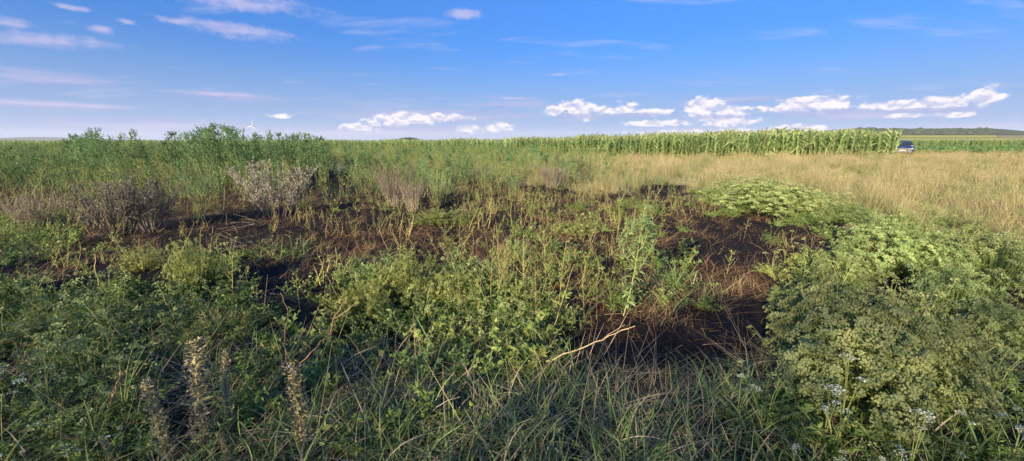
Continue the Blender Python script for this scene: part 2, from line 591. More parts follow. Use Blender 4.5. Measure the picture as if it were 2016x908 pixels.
# ------------------------------------------------------------------ plant forms
def umbel_heads(g, rng, tips, axis, R, mat, m=12, petal=.011, q=2, rays=True):
    n = len(tips)
    axis = unit(axis)
    R = np.broadcast_to(np.asarray(R, float), (n,))
    ref = np.where(np.abs(axis[:, 2:3]) > .9, np.array([[1., 0, 0]]), np.array([[0, 0, 1.]]))
    a = unit(np.cross(axis, ref))
    b = np.cross(axis, a)
    k = np.arange(m)
    rr = np.sqrt((k + .5) / m)
    ph = k * 2.39996
    off = (np.cos(ph) * rr)[None, :, None] * a[:, None] + (np.sin(ph) * rr)[None, :, None] * b[:, None]
    C = tips[:, None] + off * R[:, None, None] + axis[:, None] * (R[:, None, None] * (.55 - .35 * rr[None, :, None] ** 2))
    C = C + rng.normal(size=C.shape) * .10 * R[:, None, None]
    tint = np.clip(rng.uniform(.0, 1, n)[:, None] + rng.uniform(-.25, .25, (n, m)), 0, 1)
    Cf = C.reshape(-1, 3)
    ax = np.repeat(axis, m, 0)
    for _ in range(q):
        d = rng.normal(size=Cf.shape)
        d = unit(d - ax * np.sum(d * ax, -1, keepdims=True) * .8)
        L = petal * rng.uniform(1.5, 2.6, len(Cf))
        kites(g, rng, Cf - d * L[:, None] * .5, d, L, L * .75, mat, tint.ravel(), flat=ax)
    if rays:
        st = np.repeat(tips, m, 0)
        kites(g, rng, st, Cf - st, np.linalg.norm(Cf - st, axis=1), .0022, 'green_stem')


def make_mound(seed, R=.6, H=.6, N=230, head=.045, mat='umbel', leaf='feather_leaf', k=16, petal=.0095):
    """rounded mound of a many-headed umbellifer"""
    rng = np.random.default_rng(seed)
    ph = rng.uniform(0, 2 * np.pi, N)
    rr = np.sqrt(rng.uniform(0, 1, N))
    lump = 1 + .20 * np.sin(3 * ph + seed) + .10 * np.sin(7 * ph + 2 * seed) + rng.normal(size=N) * .05
    stray = rng.uniform(size=N) < .12
    depth = np.where(rng.uniform(size=N) < .3, rng.uniform(.55, .9, N), rng.uniform(.88, 1.06, N))
    depth = np.where(stray, rng.uniform(1.08, 1.28, N), depth)
    r = R * rr * lump * np.where(stray, 1.12, 1.0)
    z = H * (np.sqrt(np.maximum(0, 1 - rr ** 2)) * .8 + .22) * depth * (1 + .14 * np.sin(7 * r / R + 3 * np.sin(ph * 2 + seed)))
    tips = np.stack([r * np.cos(ph), r * np.sin(ph), z], -1)
    base = np.stack([.22 * r * np.cos(ph), .22 * r * np.sin(ph), np.zeros(N)], -1)
    mid = base * .4 + tips * .6
    mid[:, 2] = tips[:, 2] * .45
    gs, gl, gf = Geo(), Geo(), Geo()
    P = curve3(base, mid, tips, 5)
    tubes(gs, rng, P, .0035, .0018, 'green_stem')
    ax = unit(np.stack([np.cos(ph) * rr * .8, np.sin(ph) * rr * .8, np.ones(N)], -1) + rng.normal(size=(N, 3)) * .2)
    umbel_heads(gf, rng, tips, ax, head * rng.uniform(.7, 1.25, N), mat, 14, petal)
    tt = rng.uniform(.15, .97, (N, k))
    i0 = np.clip((tt * 4).astype(int), 0, 3)
    fr = tt * 4 - i0
    idx = np.arange(N)[:, None]
    B = P[idx, i0] * (1 - fr[..., None]) + P[idx, i0 + 1] * fr[..., None]
    B = B.reshape(-1, 3)
    d = sph_dirs(rng, len(B), -.2)
    kites(gl, rng, B, d, rng.uniform(.03, .085, len(B)), rng.uniform(.005, .012, len(B)), leaf)
    return [('stem', gs.mesh('mound_stem')), ('foliage', gl.mesh('mound_foliage')), ('flower_head', gf.mesh('mound_flower_head'))]


def make_wormwood(seed, H=1.0, n=30, leafm='wormwood_leaf', stemm='dry_stem', spread=.5, k2=13, k3=13, lw=.0075):
    rng = np.random.default_rng(seed)
    az = rng.uniform(0, 2 * np.pi, n)
    le = H * rng.uniform(.65, 1.05, n)
    ln = rng.uniform(.05, 1, n) ** .7 * spread
    d = np.stack([np.cos(az) * np.sin(ln), np.sin(az) * np.sin(ln), np.cos(ln)], -1)
    base = np.stack([np.cos(az) * .06, np.sin(az) * .06, np.zeros(n)], -1) * rng.uniform(.2, 3.2, (n, 1))
    tip = base + d * le[:, None]
    mid = base + d * le[:, None] * .5 + np.array([0, 0, .06 * H])
    P = curve3(base, mid, tip, 6)
    gs, gl = Geo(), Geo()
    tubes(gs, rng, P, .006, .0018, stemm)
    t = rng.uniform(.22, .98, (n, k2))
    i0 = np.clip((t * 5).astype(int), 0, 4)
    fr = t * 5 - i0
    idx = np.arange(n)[:, None]
    B = P[idx, i0] * (1 - fr[..., None]) + P[idx, i0 + 1] * fr[..., None]
    bl = H * (.26 * (1 - t) + .06) * rng.uniform(.6, 1.2, t.shape)
    bd = unit(np.repeat(d[:, None], k2, 1) * 1.0 + rng.normal(size=(n, k2, 3)) * .55 + np.array([0, 0, .35]))
    E = B + bd * bl[..., None]
    B, E = B.reshape(-1, 3), E.reshape(-1, 3)
    tubes(gs, rng, np.stack([B, E], 1), .0022, .0008, stemm)
    tt = rng.uniform(.05, 1.05, (len(B), k3, 1))
    L0 = (B[:, None] * (1 - tt) + E[:, None] * tt).reshape(-1, 3)
    dd = unit(np.repeat(E - B, k3, 0)) * .8 + rng.normal(size=L0.shape) * .7
    kites(gl, rng, L0, dd, rng.uniform(.012, .034, len(L0)) * H ** .5, rng.uniform(.7, 1.4, len(L0)) * lw, leafm)
    return [('stem', gs.mesh('shrub_stem')), ('foliage', gl.mesh('shrub_foliage'))]


def make_tall_weed(seed, H=1.7, nb=22, per=11, leaf='goosefoot_leaf', ll=(.035, .075), low=.22, stem='green_stem', spiky=True, spread=.42):
    rng = np.random.default_rng(seed)
    gs, gl = Geo(), Geo()
    bend = rng.normal(size=2) * .07 * H
    a, b, c = np.zeros((1, 3)), np.array([[bend[0] * .3, bend[1] * .3, H * .55]]), np.array([[bend[0], bend[1], H]])
    S = curve3(a, b, c, 9)
    tubes(gs, rng, S, .0055 * H, .0018, stem, 4)
    t = np.sort(low + (1 - low) * rng.uniform(0, .97, nb))
    i0 = np.clip((t * 8).astype(int), 0, 7)
    fr = (t * 8 - i0)[:, None]
    B = S[0, i0] * (1 - fr) + S[0, i0 + 1] * fr
    az = np.arange(nb) * 2.4 + rng.normal(size=nb) * .4
    bl = H * spread * (1.02 - t) ** .75 * rng.uniform(.6, 1.1, nb) + .05
    up = rng.uniform(.6, 1.25, nb)
    d = unit(np.stack([np.cos(az), np.sin(az), up], -1))
    E = B + d * bl[:, None]
    M = B * .5 + E * .5 + np.array([0, 0, -.02])
    E2 = E + np.array([0, 0, 1]) * bl[:, None] * .22
    P = curve3(B, M, E2, 4)
    tubes(gs, rng, P, .0028, .001, stem)
    tt = rng.uniform(.1, 1.02, (nb, per))
    j0 = np.clip((tt * 3).astype(int), 0, 2)
    f2 = (tt * 3 - j0)[..., None]
    idx = np.arange(nb)[:, None]
    LB = (P[idx, j0] * (1 - f2) + P[idx, j0 + 1] * f2).reshape(-1, 3)
    n = len(LB)
    dd = unit(np.repeat(d, per, 0) * .6 + rng.normal(size=(n, 3)) * .8)
    L = rng.uniform(*ll, n) * (1.15 - .5 * tt.ravel())
    kites(gl, rng, LB, dd, L, L * rng.uniform(.38, .6, n), leaf, flat=np.array([[0, 0, 1.]]))
    # leaves on the main stem and small tips at the top
    k = int(nb * 2.2)
    t3 = rng.uniform(low * .6, 1, k)
    q0 = np.clip((t3 * 8).astype(int), 0, 7)
    f3 = (t3 * 8 - q0)[:, None]
    LB = S[0, q0] * (1 - f3) + S[0, q0 + 1] * f3
    dd = sph_dirs(rng, k, -.3)
    L = rng.uniform(*ll, k) * (1.2 - .6 * t3)
    kites(gl, rng, LB, dd, L, L * .5, leaf, flat=np.array([[0, 0, 1.]]))
    if spiky:
        tips = np.concatenate([P[:, -1], S[:, -1]], 0)
        m = 12
        LB = np.repeat(tips, m, 0) + rng.normal(size=(len(tips) * m, 3)) * np.array([.009, .009, .028])
        kites(gl, rng, LB, sph_dirs(rng, len(LB), 0.), rng.uniform(.2, .45, len(LB)) * ll[1], rng.uniform(.12, .24, len(LB)) * ll[1], leaf)
    return [('stem', gs.mesh('weed_stem')), ('foliage', gl.mesh('weed_foliage'))]


def make_spike(seed, H=.65):
    """dried bugloss spike: a stem packed with short curled bracts"""
    rng = np.random.default_rng(seed)
    gs, gl, gf = Geo(), Geo(), Geo()
    S = curve3(np.zeros((1, 3)), np.array([[.01, .015, H * .5]]), np.array([[rng.normal() * .04, rng.normal() * .03, H]]), 8)
    tubes(gs, rng, S, .005, .002, 'dry_stem', 4)
    n = 120
    t = np.linspace(.12, .995, n)
    i0 = np.clip((t * 7).astype(int), 0, 6)
    fr = (t * 7 - i0)[:, None]
    B = S[0, i0] * (1 - fr) + S[0, i0 + 1] * fr
    az = np.arange(n) * 2.4
    wid = np.sin(np.pi * (.12 + .83 * t)) ** .6
    blades(gl, rng, B, az, rng.uniform(.035, .062, n) * wid, rng.uniform(.009, .015, n), rng.uniform(.7, 1.2, n), rng.uniform(-2.2, .9, n), 'bract', 4, 'leaf', .6)
    C = np.repeat(B, 5, 0) + rng.normal(size=(n * 5, 3)) * .011 + np.stack([np.sin(np.repeat(az, 5)), np.cos(np.repeat(az, 5)), 0 * np.repeat(az, 5) + .5], -1) * .02 * np.repeat(wid, 5)[:, None]
    kites(gl, rng, C, sph_dirs(rng, len(C), -.2), rng.uniform(.010, .022, len(C)), .007, 'bract')
    pick_ = rng.choice(len(C), 5, replace=False)
    kites(gf, rng, C[pick_], sph_dirs(rng, 5, 0), .014, .010, 'bloom_violet')
    return [('stem', gs.mesh('spike_stem')), ('bract', gl.mesh('spike_bract')), ('bloom', gf.mesh('spike_bloom'))]


def make_carrot(seed, H=.45, heads=4, mat='umbel_white', R=.034):
    rng = np.random.default_rng(seed)
    gs, gl, gf = Geo(), Geo(), Geo()
    az = rng.uniform(0, 6.28, heads)
    r = rng.uniform(.04, .3, heads) * H
    tip = np.stack([r * np.cos(az), r * np.sin(az), H * rng.uniform(.75, 1.05, heads)], -1)
    base = np.zeros((heads, 3))
    P = curve3(base, np.stack([tip[:, 0] * .2, tip[:, 1] * .2, tip[:, 2] * .6], -1), tip, 6)
    tubes(gs, rng, P, .003, .0016, 'green_stem')
    hs = []
    for k in range(heads):
        gf = Geo()
        umbel_heads(gf, rng, tip[k:k + 1], np.array([[0, 0, 1.]]) + rng.normal(size=(1, 3)) * .28, R * rng.uniform(.6, 1.1, 1), mat, 14, .0065, 2)
        hs.append(('flower_head', gf.mesh('carrot_flower_head')))
    feather(gl, rng, 14, H * .55)
    return [('stem', gs.mesh('carrot_stem')), ('foliage', gl.mesh('carrot_foliage'))] + hs


def feather(g, rng, n, L, leaf='feather_leaf', lean=(.3, 1.1)):
    """ferny leaves: a curved rib with many thin leaflets"""
    az = rng.uniform(0, 6.28, n)
    base = rng.normal(size=(n, 3)) * np.array([.03, .03, 0])
    P = blades(g, rng, base, az, L * rng.uniform(.6, 1.1, n), .003, rng.uniform(*lean, n), rng.uniform(.3, .9, n), leaf, 6)
    k = 26
    t = rng.uniform(.25, 1, (n, k))
    i0 = np.clip((t * 6).astype(int), 0, 5)
    fr = (t * 6 - i0)[..., None]
    idx = np.arange(n)[:, None]
    B = (P[idx, i0] * (1 - fr) + P[idx, i0 + 1] * fr).reshape(-1, 3)
    out = np.stack([np.sin(az), np.cos(az), 0 * az], -1)
    d = np.repeat(out, k, 0) * .6 + rng.normal(size=B.shape) * np.array([.8, .8, .45])
    ll = (L * .26 * (1.15 - t.ravel())) * rng.uniform(.6, 1.2, len(B)) + .008
    kites(g, rng, B, d, ll, np.clip(ll * .28, .003, .009), leaf)


def make_maize(seed, H=2.3):
    rng = np.random.default_rng(seed)
    gs, gl, gt = Geo(), Geo(), Geo()
    lx = rng.normal() * .04
    S = curve3(np.zeros((1, 3)), np.array([[lx * .3, 0, H * .5]]), np.array([[lx + .05, 0, H * .93]]), 7)
    tubes(gs, rng, S, .014, .005, 'maize_stalk', 4)
    n = 12
    t = np.linspace(.10, .93, n)
    i0 = np.clip((t * 6).astype(int), 0, 5)
    fr = (t * 6 - i0)[:, None]
    B = S[0, i0] * (1 - fr) + S[0, i0 + 1] * fr
    plane = rng.uniform(0, 3.14)
    az = plane + np.pi * (np.arange(n) % 2) + rng.normal(size=n) * .35
    L = H * (.22 + .22 * np.sin(np.pi * t)) * rng.uniform(.85, 1.15, n)
    blades(gl, rng, B, az, L, rng.uniform(.085, .12, n), rng.uniform(.30, .6, n), rng.uniform(.9, 2.1, n) * (1.15 - .5 * t), 'maize_leaf', 6, 'maize', .5)
    top = np.repeat(S[:, -1], 9, 0)
    blades(gt, rng, top, rng.uniform(0, 6.28, 9), rng.uniform(.12, .24, 9), .014, rng.uniform(.05, .7, 9), rng.uniform(0, .6, 9), 'maize_tassel', 3)
    return gs, gl, gt


def merge(geos, name):
    g = Geo()
    for q in geos:
        off = g.n
        for v, f, m, t in zip(q.V, q.F, q.M, q.T):
            g.V.append(v)
            g.F.append(f + off)
            g.M.append(np.array([g.slot(q.mats[i]) for i in m]))
            g.T.append(t)
        g.n += q.n
    return g.mesh(name)


# small covering forms (used in masses)
def tuft(seed, n, L, W, lean, curve, mat, r=.06, seg=4, heads=None, mat2=None, frac2=0.0):
    rng = np.random.default_rng(seed)
    g = Geo()
    for m_, k in ((mat, int(n * (1 - frac2))), (mat2, int(n * frac2))):
        if not k:
            continue
        b = np.zeros((k, 3))
        b[:, :2] = rng.normal(size=(k, 2)) * r
        blades(g, rng, b, rng.uniform(0, 6.28, k), rng.uniform(*L, k), rng.uniform(*W, k), rng.uniform(*lean, k), rng.uniform(*curve, k), m_, seg)
    if heads:
        hm, k, hl = heads
        b = np.zeros((k, 3))
        b[:, :2] = rng.normal(size=(k, 2)) * r
        az, ln = rng.uniform(0, 6.28, k), rng.uniform(.03, .35, k)
        P = blades(g, rng, b, az, rng.uniform(hl * .75, hl * 1.15, k), .0028, ln, rng.uniform(0, .5, k), hm, 4)
        m = 9
        B = np.repeat(P[:, -1], m, 0) + np.repeat(unit(P[:, -2] - P[:, -1]), m, 0) * rng.uniform(0, .11, (k * m, 1))
        kites(g, rng, B, rng.normal(size=B.shape) * .35 + np.array([0, 0, 1.]), rng.uniform(.018, .034, len(B)), .0055, hm)
    return g.mesh('tuft')


def herb(seed, n=26, L=(.03, .07), leaf='herb_leaf', H=.25, stem='green_stem'):
    """leafy low herb with several weak stems"""
    rng = np.random.default_rng(seed)
    g = Geo()
    k = 7
    az = rng.uniform(0, 6.28, k)
    tip = np.stack([np.cos(az) * H * .6, np.sin(az) * H * .6, H * rng.uniform(.4, 1.05, k)], -1)
    P = curve3(np.zeros((k, 3)), tip * np.array([.4, .4, .8]), tip, 5)
    tubes(g, rng, P, .002, .001, stem)
    t = rng.uniform(.1, 1, (k, n))
    i0 = np.clip((t * 4).astype(int), 0, 3)
    fr = (t * 4 - i0)[..., None]
    B = (P[np.arange(k)[:, None], i0] * (1 - fr) + P[np.arange(k)[:, None], i0 + 1] * fr).reshape(-1, 3)
    ll = rng.uniform(*L, len(B))
    kites(g, rng, B, sph_dirs(rng, len(B), -.2), ll, ll * rng.uniform(.4, .62, len(B)), leaf, flat=np.array([[0, 0, 1.]]))
    return g.mesh('herb')


def stalks(seed, n, H, mat, r=.1, leafmat=None, nl=0):
    """bare upright stems, some with a few hanging leaves"""
    rng = np.random.default_rng(seed)
    g = Geo()
    b = np.zeros((n, 3))
    b[:, :2] = rng.normal(size=(n, 2)) * r
    ln = rng.normal(size=(n, 2)) * .22
    hh = rng.uniform(.5, 1.05, n) * H
    e = b + np.stack([ln[:, 0] * hh, ln[:, 1] * hh, hh], -1)
    P = curve3(b, (b + e) / 2 + rng.normal(size=(n, 3)) * .03, e, 4)
    tubes(g, rng, P, .0028, .0012, mat)
    if leafmat:
        t = rng.uniform(.25, 1, (n, nl, 1))
        B = (b[:, None] * (1 - t) + e[:, None] * t).reshape(-1, 3)
        L = rng.uniform(.015, .045, len(B))
        kites(g, rng, B, sph_dirs(rng, len(B), -.7), L, L * .45, leafmat)
    return g.mesh('stalks')


def ferny(seed, L=.28, n=16, heads=0, mat='umbel'):
    rng = np.random.default_rng(seed)
    g = Geo()
    feather(g, rng, n, L)
    if heads:
        az = rng.uniform(0, 6.28, heads)
        r = rng.uniform(.1, .9, heads) * L
        tip = np.stack([r * np.cos(az), r * np.sin(az), L * rng.uniform(.8, 1.3, heads)], -1)
        P = curve3(np.zeros((heads, 3)), tip * np.array([.3, .3, .7]), tip, 4)
        tubes(g, rng, P, .002, .0012, 'green_stem')
        umbel_heads(g, rng, tip, np.array([[0, 0, 1.]]) + rng.normal(size=(heads, 3)) * .3, .032 * rng.uniform(.7, 1.2, heads), mat, 10, .008)
    return g.mesh('ferny')


def beet(seed):
    rng = np.random.default_rng(seed)
    g = Geo()
    n = 14
    blades(g, rng, np.zeros((n, 3)), rng.uniform(0, 6.28, n), rng.uniform(.3, .5, n), rng.uniform(.12, .18, n), rng.uniform(.2, .8, n), rng.uniform(.3, 1.0, n), 'beet_leaf', 4, 'leaf')
    return g.mesh('beet')


def crown_blob(seed, R=1.0, n=900, leaf='wood_leaf', size=.16, squash=.8, lobes=9, inner=True):
    rng = np.random.default_rng(seed)
    g = Geo()
    c = sph_dirs(rng, lobes, -.35) * R * .55 * np.array([1, 1, squash])
    rr = R * rng.uniform(.38, .6, lobes)
    pk = rng.integers(0, lobes, n)
    d = sph_dirs(rng, n, -.9)
    P = c[pk] + d * (rr[pk] * rng.uniform(.75, 1.05, n))[:, None]
    kites(g, rng, P, d * .4 + rng.normal(size=(n, 3)), size * rng.uniform(.6, 1.3, n), size * .75 * rng.uniform(.6, 1.2, n), leaf)
    return g.mesh('crown')


# ------------------------------------------------------------------ the ground
def build_ground():
    def axis(n, lim, fine):
        t = np.linspace(-1, 1, n)
        k = math.asinh(lim / fine)
        return fine * np.sinh(k * t)
    xs = axis(341, 9000, 3.2)
    ys = axis(401, 9000, 3.2) + 5.0
    ys = ys[ys > -60]
    ys = np.concatenate([[-400, -150], ys])
    X, Y = np.meshgrid(xs, ys)
    Z = height(X, Y)
    U, V_ = project(X, Y, 0.0)
    ok = Y > .6
    burn = np.where(ok, burn_of(U, V_), 0)
    mead = np.where(ok, np.maximum(blobs(U, V_, DRY_FIELD), sstep(Y, 16, 24)), 0)
    nx = len(xs)
    i, j = np.meshgrid(np.arange(len(ys) - 1), np.arange(nx - 1), indexing='ij')
    a = i * nx + j
    F = np.stack([a, a + 1, a + nx + 1, a + nx], -1).reshape(-1, 4)
    g = Geo()
    g.add(np.stack([X, Y, Z], -1), F, ground_mat(), np.zeros(X.size))
    me = g.mesh('ground', smooth=True)
    for nm, arr in (('burn', burn), ('meadow', mead)):
        at = me.attributes.new(nm, 'FLOAT', 'POINT')
        at.data.foreach_set('value', arr.astype(np.float32).ravel())
    tag(link('ground', me), kind='structure', label='field ground with bare soil, black charred patches and pale meadow')


def drape(name, mat, quad, lift, n=24, label=None):
    """sheet over the terrain between four corners (x, y)"""
    q = np.array(quad, float)
    s, t = np.meshgrid(np.linspace(0, 1, n), np.linspace(0, 1, n))
    P = ((1 - s) * (1 - t))[..., None] * q[0] + (s * (1 - t))[..., None] * q[1] + (s * t)[..., None] * q[2] + ((1 - s) * t)[..., None] * q[3]
    Z = height(P[..., 0], P[..., 1]) + lift
    i, j = np.meshgrid(np.arange(n - 1), np.arange(n - 1), indexing='ij')
    a = i * n + j
    g = Geo()
    g.add(np.concatenate([P, Z[..., None]], -1), np.stack([a, a + 1, a + n + 1, a + n], -1), mat)
    return tag(link(name, g.mesh(name, True)), kind='structure', label=label)


def polar(u, y):
    return ((u - 1008) / FPX * y * 1.0 / math.cos(PITCH) * math.cos(PITCH) ** 2 + 0, y)


build_ground()
FW = math.cos(PITCH)


def xd(u, y):
    """x of pixel column u at distance y, for far level things"""
    return (u - 1008) / FPX * (y * FW + EYE * math.sin(PITCH))


drape('field', field_mat('pale_field', (.34, .29, .16), (.45, .38, .22), .08), [(xd(1600, 128), 128), (xd(2500, 128), 128), (xd(2500, 142), 142), (xd(1600, 142), 142)], .15, label='narrow pale strip of dry grass behind the beet field')
drape('field', field_mat('ripe_field', (.30, .30, .10), (.42, .38, .15), .05), [(xd(1560, 145), 145), (xd(2500, 145), 145), (xd(2500, 320), 320), (xd(1560, 320), 320)], .3, 40, 'far yellowish crop field below the wooded hill')
drape('field', field_mat('green_field', (.44, .48, .06), (.54, .56, .12), .05), [(xd(1560, 320), 320), (xd(1960, 320), 320), (xd(1960, 900), 900), (xd(1560, 900), 900)], .6, 40, 'bright yellow-green field at the foot of the wooded hill')
drape('field', field_mat('stubble_field', (.36, .30, .15), (.44, .36, .2), .05), [(xd(1962, 320), 320), (xd(2500, 320), 320), (xd(2500, 900), 900), (xd(1962, 900), 900)], .6, 40, 'tan stubble field at the foot of the wooded hill')


def ridge(name, u0, u1, y, prof, mat, label, thick=400, n=160):
    """a hill whose skyline follows prof(u) in metres above its foot"""
    us = np.linspace(u0, u1, n)
    xs = np.array([xd(u, y) for u in us])
    h0 = height(xs, np.full(n, y))
    hh = np.array([prof(u) for u in us])
    rows = []
    for k, (dy, f) in enumerate(((-.55, -.02), (-.4, .12), (-.25, .42), (-.1, .82), (0, 1), (.2, .8), (.5, .2), (.7, -.3))):
        rows.append(np.stack([xs, np.full(n, y + dy * thick), h0 + hh * f], -1))
    V = np.stack(rows)
    m = len(rows)
    i, j = np.meshgrid(np.arange(m - 1), np.arange(n - 1), indexing='ij')
    a = i * n + j
    g = Geo()
    g.add(V, np.stack([a, a + 1, a + n + 1, a + n], -1), mat)
    tag(link(name, g.mesh(name, True)), kind='structure', label=label)
    return xs, h0, hh


def hill_right(u):
    tu = [1500, 1600, 1665, 1690, 1760, 1850, 1900, 1935, 1960, 1985, 2016, 2100, 2400, 2600]
    tv = [268, 264, 258, 254, 255, 255, 255, 254, 257, 261, 261, 263, 262, 266]
    v = np.interp(u, tu, tv) + .5 * math.sin(u * .11) + .4 * math.sin(u * .27 + 1)
    return (268.0 - v) / FPX * 1150 * 1.02


RX, RH0, RHH = ridge('hill', 1480, 2620, 1150, hill_right, field_mat('wood_floor', (.03, .05, .02), (.05, .07, .03), .02), 'low wooded hill on the right skyline')


def hill_left(u):
    tu = [-700, -300, -100, 0, 60, 110, 140, 400, 700]
    tv = [279, 276, 278, 277, 275, 275.5, 279, 282, 283]
    return (283.5 - np.interp(u, tu, tv)) / FPX * 4200 + 4


ridge('hill', -700, 700, 4200, hill_left, field_mat('far_hill', (.035, .055, .03), (.05, .07, .04), .004), 'far blue hill on the left skyline', 1500)


# ------------------------------------------------------------------ masses: points with instanced forms
def scatter(name, protos, pos, rot, scl, idx, label, cat=None):
    pc = bpy.data.collections.new('forms_' + name)
    for i, me in enumerate(protos):
        o = bpy.data.objects.new('form_%s_%02d' % (name, i), me)
        pc.objects.link(o)
    me = bpy.data.meshes.new(name)
    n = len(pos)
    me.vertices.add(n)
    me.vertices.foreach_set('co', np.asarray(pos, np.float32).ravel())
    for nm, typ, arr, key in (('rot', 'FLOAT_VECTOR', rot, 'vector'), ('scl', 'FLOAT', scl, 'value'), ('idx', 'INT', idx, 'value')):
        at = me.attributes.new(nm, typ, 'POINT')
        at.data.foreach_set(key, np.asarray(arr, np.int32 if typ == 'INT' else np.float32).ravel())
    o = link(name, me)
    ng = bpy.data.node_groups.new('scatter_' + name, 'GeometryNodeTree')
    ng.interface.new_socket('Geometry', in_out='INPUT', socket_type='NodeSocketGeometry')
    ng.interface.new_socket('Geometry', in_out='OUTPUT', socket_type='NodeSocketGeometry')
    N, Lk = ng.nodes, ng.links
    gi, go = N.new('NodeGroupInput'), N.new('NodeGroupOutput')
    ip = N.new('GeometryNodeInstanceOnPoints')
    ci = N.new('GeometryNodeCollectionInfo')
    ci.inputs['Collection'].default_value = pc
    ci.inputs['Separate Children'].default_value = True
    ci.inputs['Reset Children'].default_value = True
    ip.inputs['Pick Instance'].default_value = True
    for nm, typ, s in (('rot', 'FLOAT_VECTOR', 'Rotation'), ('scl', 'FLOAT', 'Scale'), ('idx', 'INT', 'Instance Index')):
        na = N.new('GeometryNodeInputNamedAttribute')
        na.data_type = typ
        na.inputs['Name'].default_value = nm
        Lk.new(na.outputs[0], ip.inputs[s])
    Lk.new(gi.outputs[0], ip.inputs['Points'])
    Lk.new(ci.outputs[0], ip.inputs['Instance'])
    Lk.new(ip.outputs[0], go.inputs[0])
    md = o.modifiers.new('scatter', 'NODES')
    md.node_group = ng
    return tag(o, label, cat, kind='stuff')


def sample(rng, y0, y1, rate, dens, u0=-700, u1=2700, thin=1.0, ref=4.0):
    """points on the ground between two distances; rate per square metre at ref metres, thinned with distance"""
    xm0, xm1 = (u0 - 1008) / FPX, (u1 - 1008) / FPX
    out = []
    edges = np.geomspace(y0, y1, 14)
    for a, b in zip(edges[:-1], edges[1:]):
        ym = (a + b) / 2
        r = rate * min(1.0, (ref / ym) ** thin)
        dd = b * FW + EYE * math.sin(PITCH)
        n = int(r * (b - a) * dd * (xm1 - xm0))
        if n < 1:
            continue
        x, y = rng.uniform(xm0 * dd, xm1 * dd, n), rng.uniform(a, b, n)
        u, v = project(x, y, 0.0)
        keep = (rng.uniform(size=n) < np.clip(dens(u, v), 0, 1)) & (u > u0) & (u < u1)
        out.append(np.stack([x[keep], y[keep]], -1))
    p = np.concatenate(out)
    return np.column_stack([p, height(p[:, 0], p[:, 1])])


def mass(name, protos, seed, y0, y1, rate, dens, label, smin=.7, smax=1.3, tilt=.12, grow=0.0, thin=1.0, ref=4.0, u0=-700, u1=2700, sink=.01, weights=None, patch=0):
    rng = np.random.default_rng(seed)
    p = sample(rng, y0, y1, rate, dens, u0, u1, thin, ref)
    n = len(p)
    s = rng.uniform(smin, smax, n) * (1 + grow * np.clip(p[:, 1] - ref, 0, 40) / 20)
    p[:, 2] -= sink
    rot = np.stack([rng.normal(size=n) * tilt, rng.normal(size=n) * tilt, rng.uniform(0, 6.28, n)], -1)
    idx = rng.choice(len(protos), n, p=weights)
    if patch:
        w = np.sin(p[:, 0] * .55 + 1.3 * np.sin(p[:, 1] * .33)) + np.sin(p[:, 1] * .8 - p[:, 0] * .21 + 2.0) + rng.normal(size=n) * .7
        idx = np.where(w > .45, rng.integers(patch, len(protos), n), rng.integers(0, patch, n))
        s = s * np.where(w > .45, .8, 1.0) * (1 + .38 * np.sin(p[:, 0] * 1.9 + 2 * np.sin(p[:, 1] * 1.1)))
    scatter(name, protos, p, rot, s, idx, label)
    return n


# the far wood on the hill
def far_wood():
    rng = np.random.default_rng(5)
    protos = [crown_blob(60 + k, 1.0, 420, 'wood_leaf', .34, .95) for k in range(4)]
    n = 2600
    t = rng.uniform(0, 1, n)
    f = rng.uniform(0, 1, n)
    x = np.interp(t, np.linspace(0, 1, len(RX)), RX)
    h0 = np.interp(t, np.linspace(0, 1, len(RX)), RH0)
    hh = np.interp(t, np.linspace(0, 1, len(RX)), RHH)
    dy = np.interp(f, [0, .25, .55, .85, 1], [-.5, -.35, -.2, -.05, .05]) * 400
    z = h0 + hh * np.interp(dy / 400, [-.55, -.4, -.25, -.1, 0, .2], [-.02, .12, .42, .82, 1, .8]) - 4
    s = rng.uniform(3.5, 6.5, n)
    pos = np.stack([x * (1150 + dy) / 1150, 1150 + dy, z], -1)
    rot = np.stack([0 * t, 0 * t, rng.uniform(0, 6.28, n)], -1)
    scatter('wood', protos, pos, rot, s, rng.integers(0, 4, n), 'dense far-off wood covering the hill on the right skyline')


far_wood()

# ------------------------------------------------------------------ maize
MZ = [make_maize(200 + k, 2.3) for k in range(6)]
MZ_ONE = [merge(q, 'maize_plant') for q in MZ]
MZ_PARTS = [[('stalk', q[0].mesh('maize_stalk')), ('leaf', q[1].mesh('maize_leaf')), ('tassel', q[2].mesh('maize_tassel'))] for q in MZ]


def front_y(u):
    return np.interp(u, [-400, 300, 700, 900, 1000, 1150, 1300, 1755], [95, 85, 74, 60, 50, 41, 37.5, 35.5])


def maize_scale(u):
    return np.interp(u, [0, 700, 1000, 1200, 1500, 1760], [.82, .83, .86, .94, 1.04, .98])


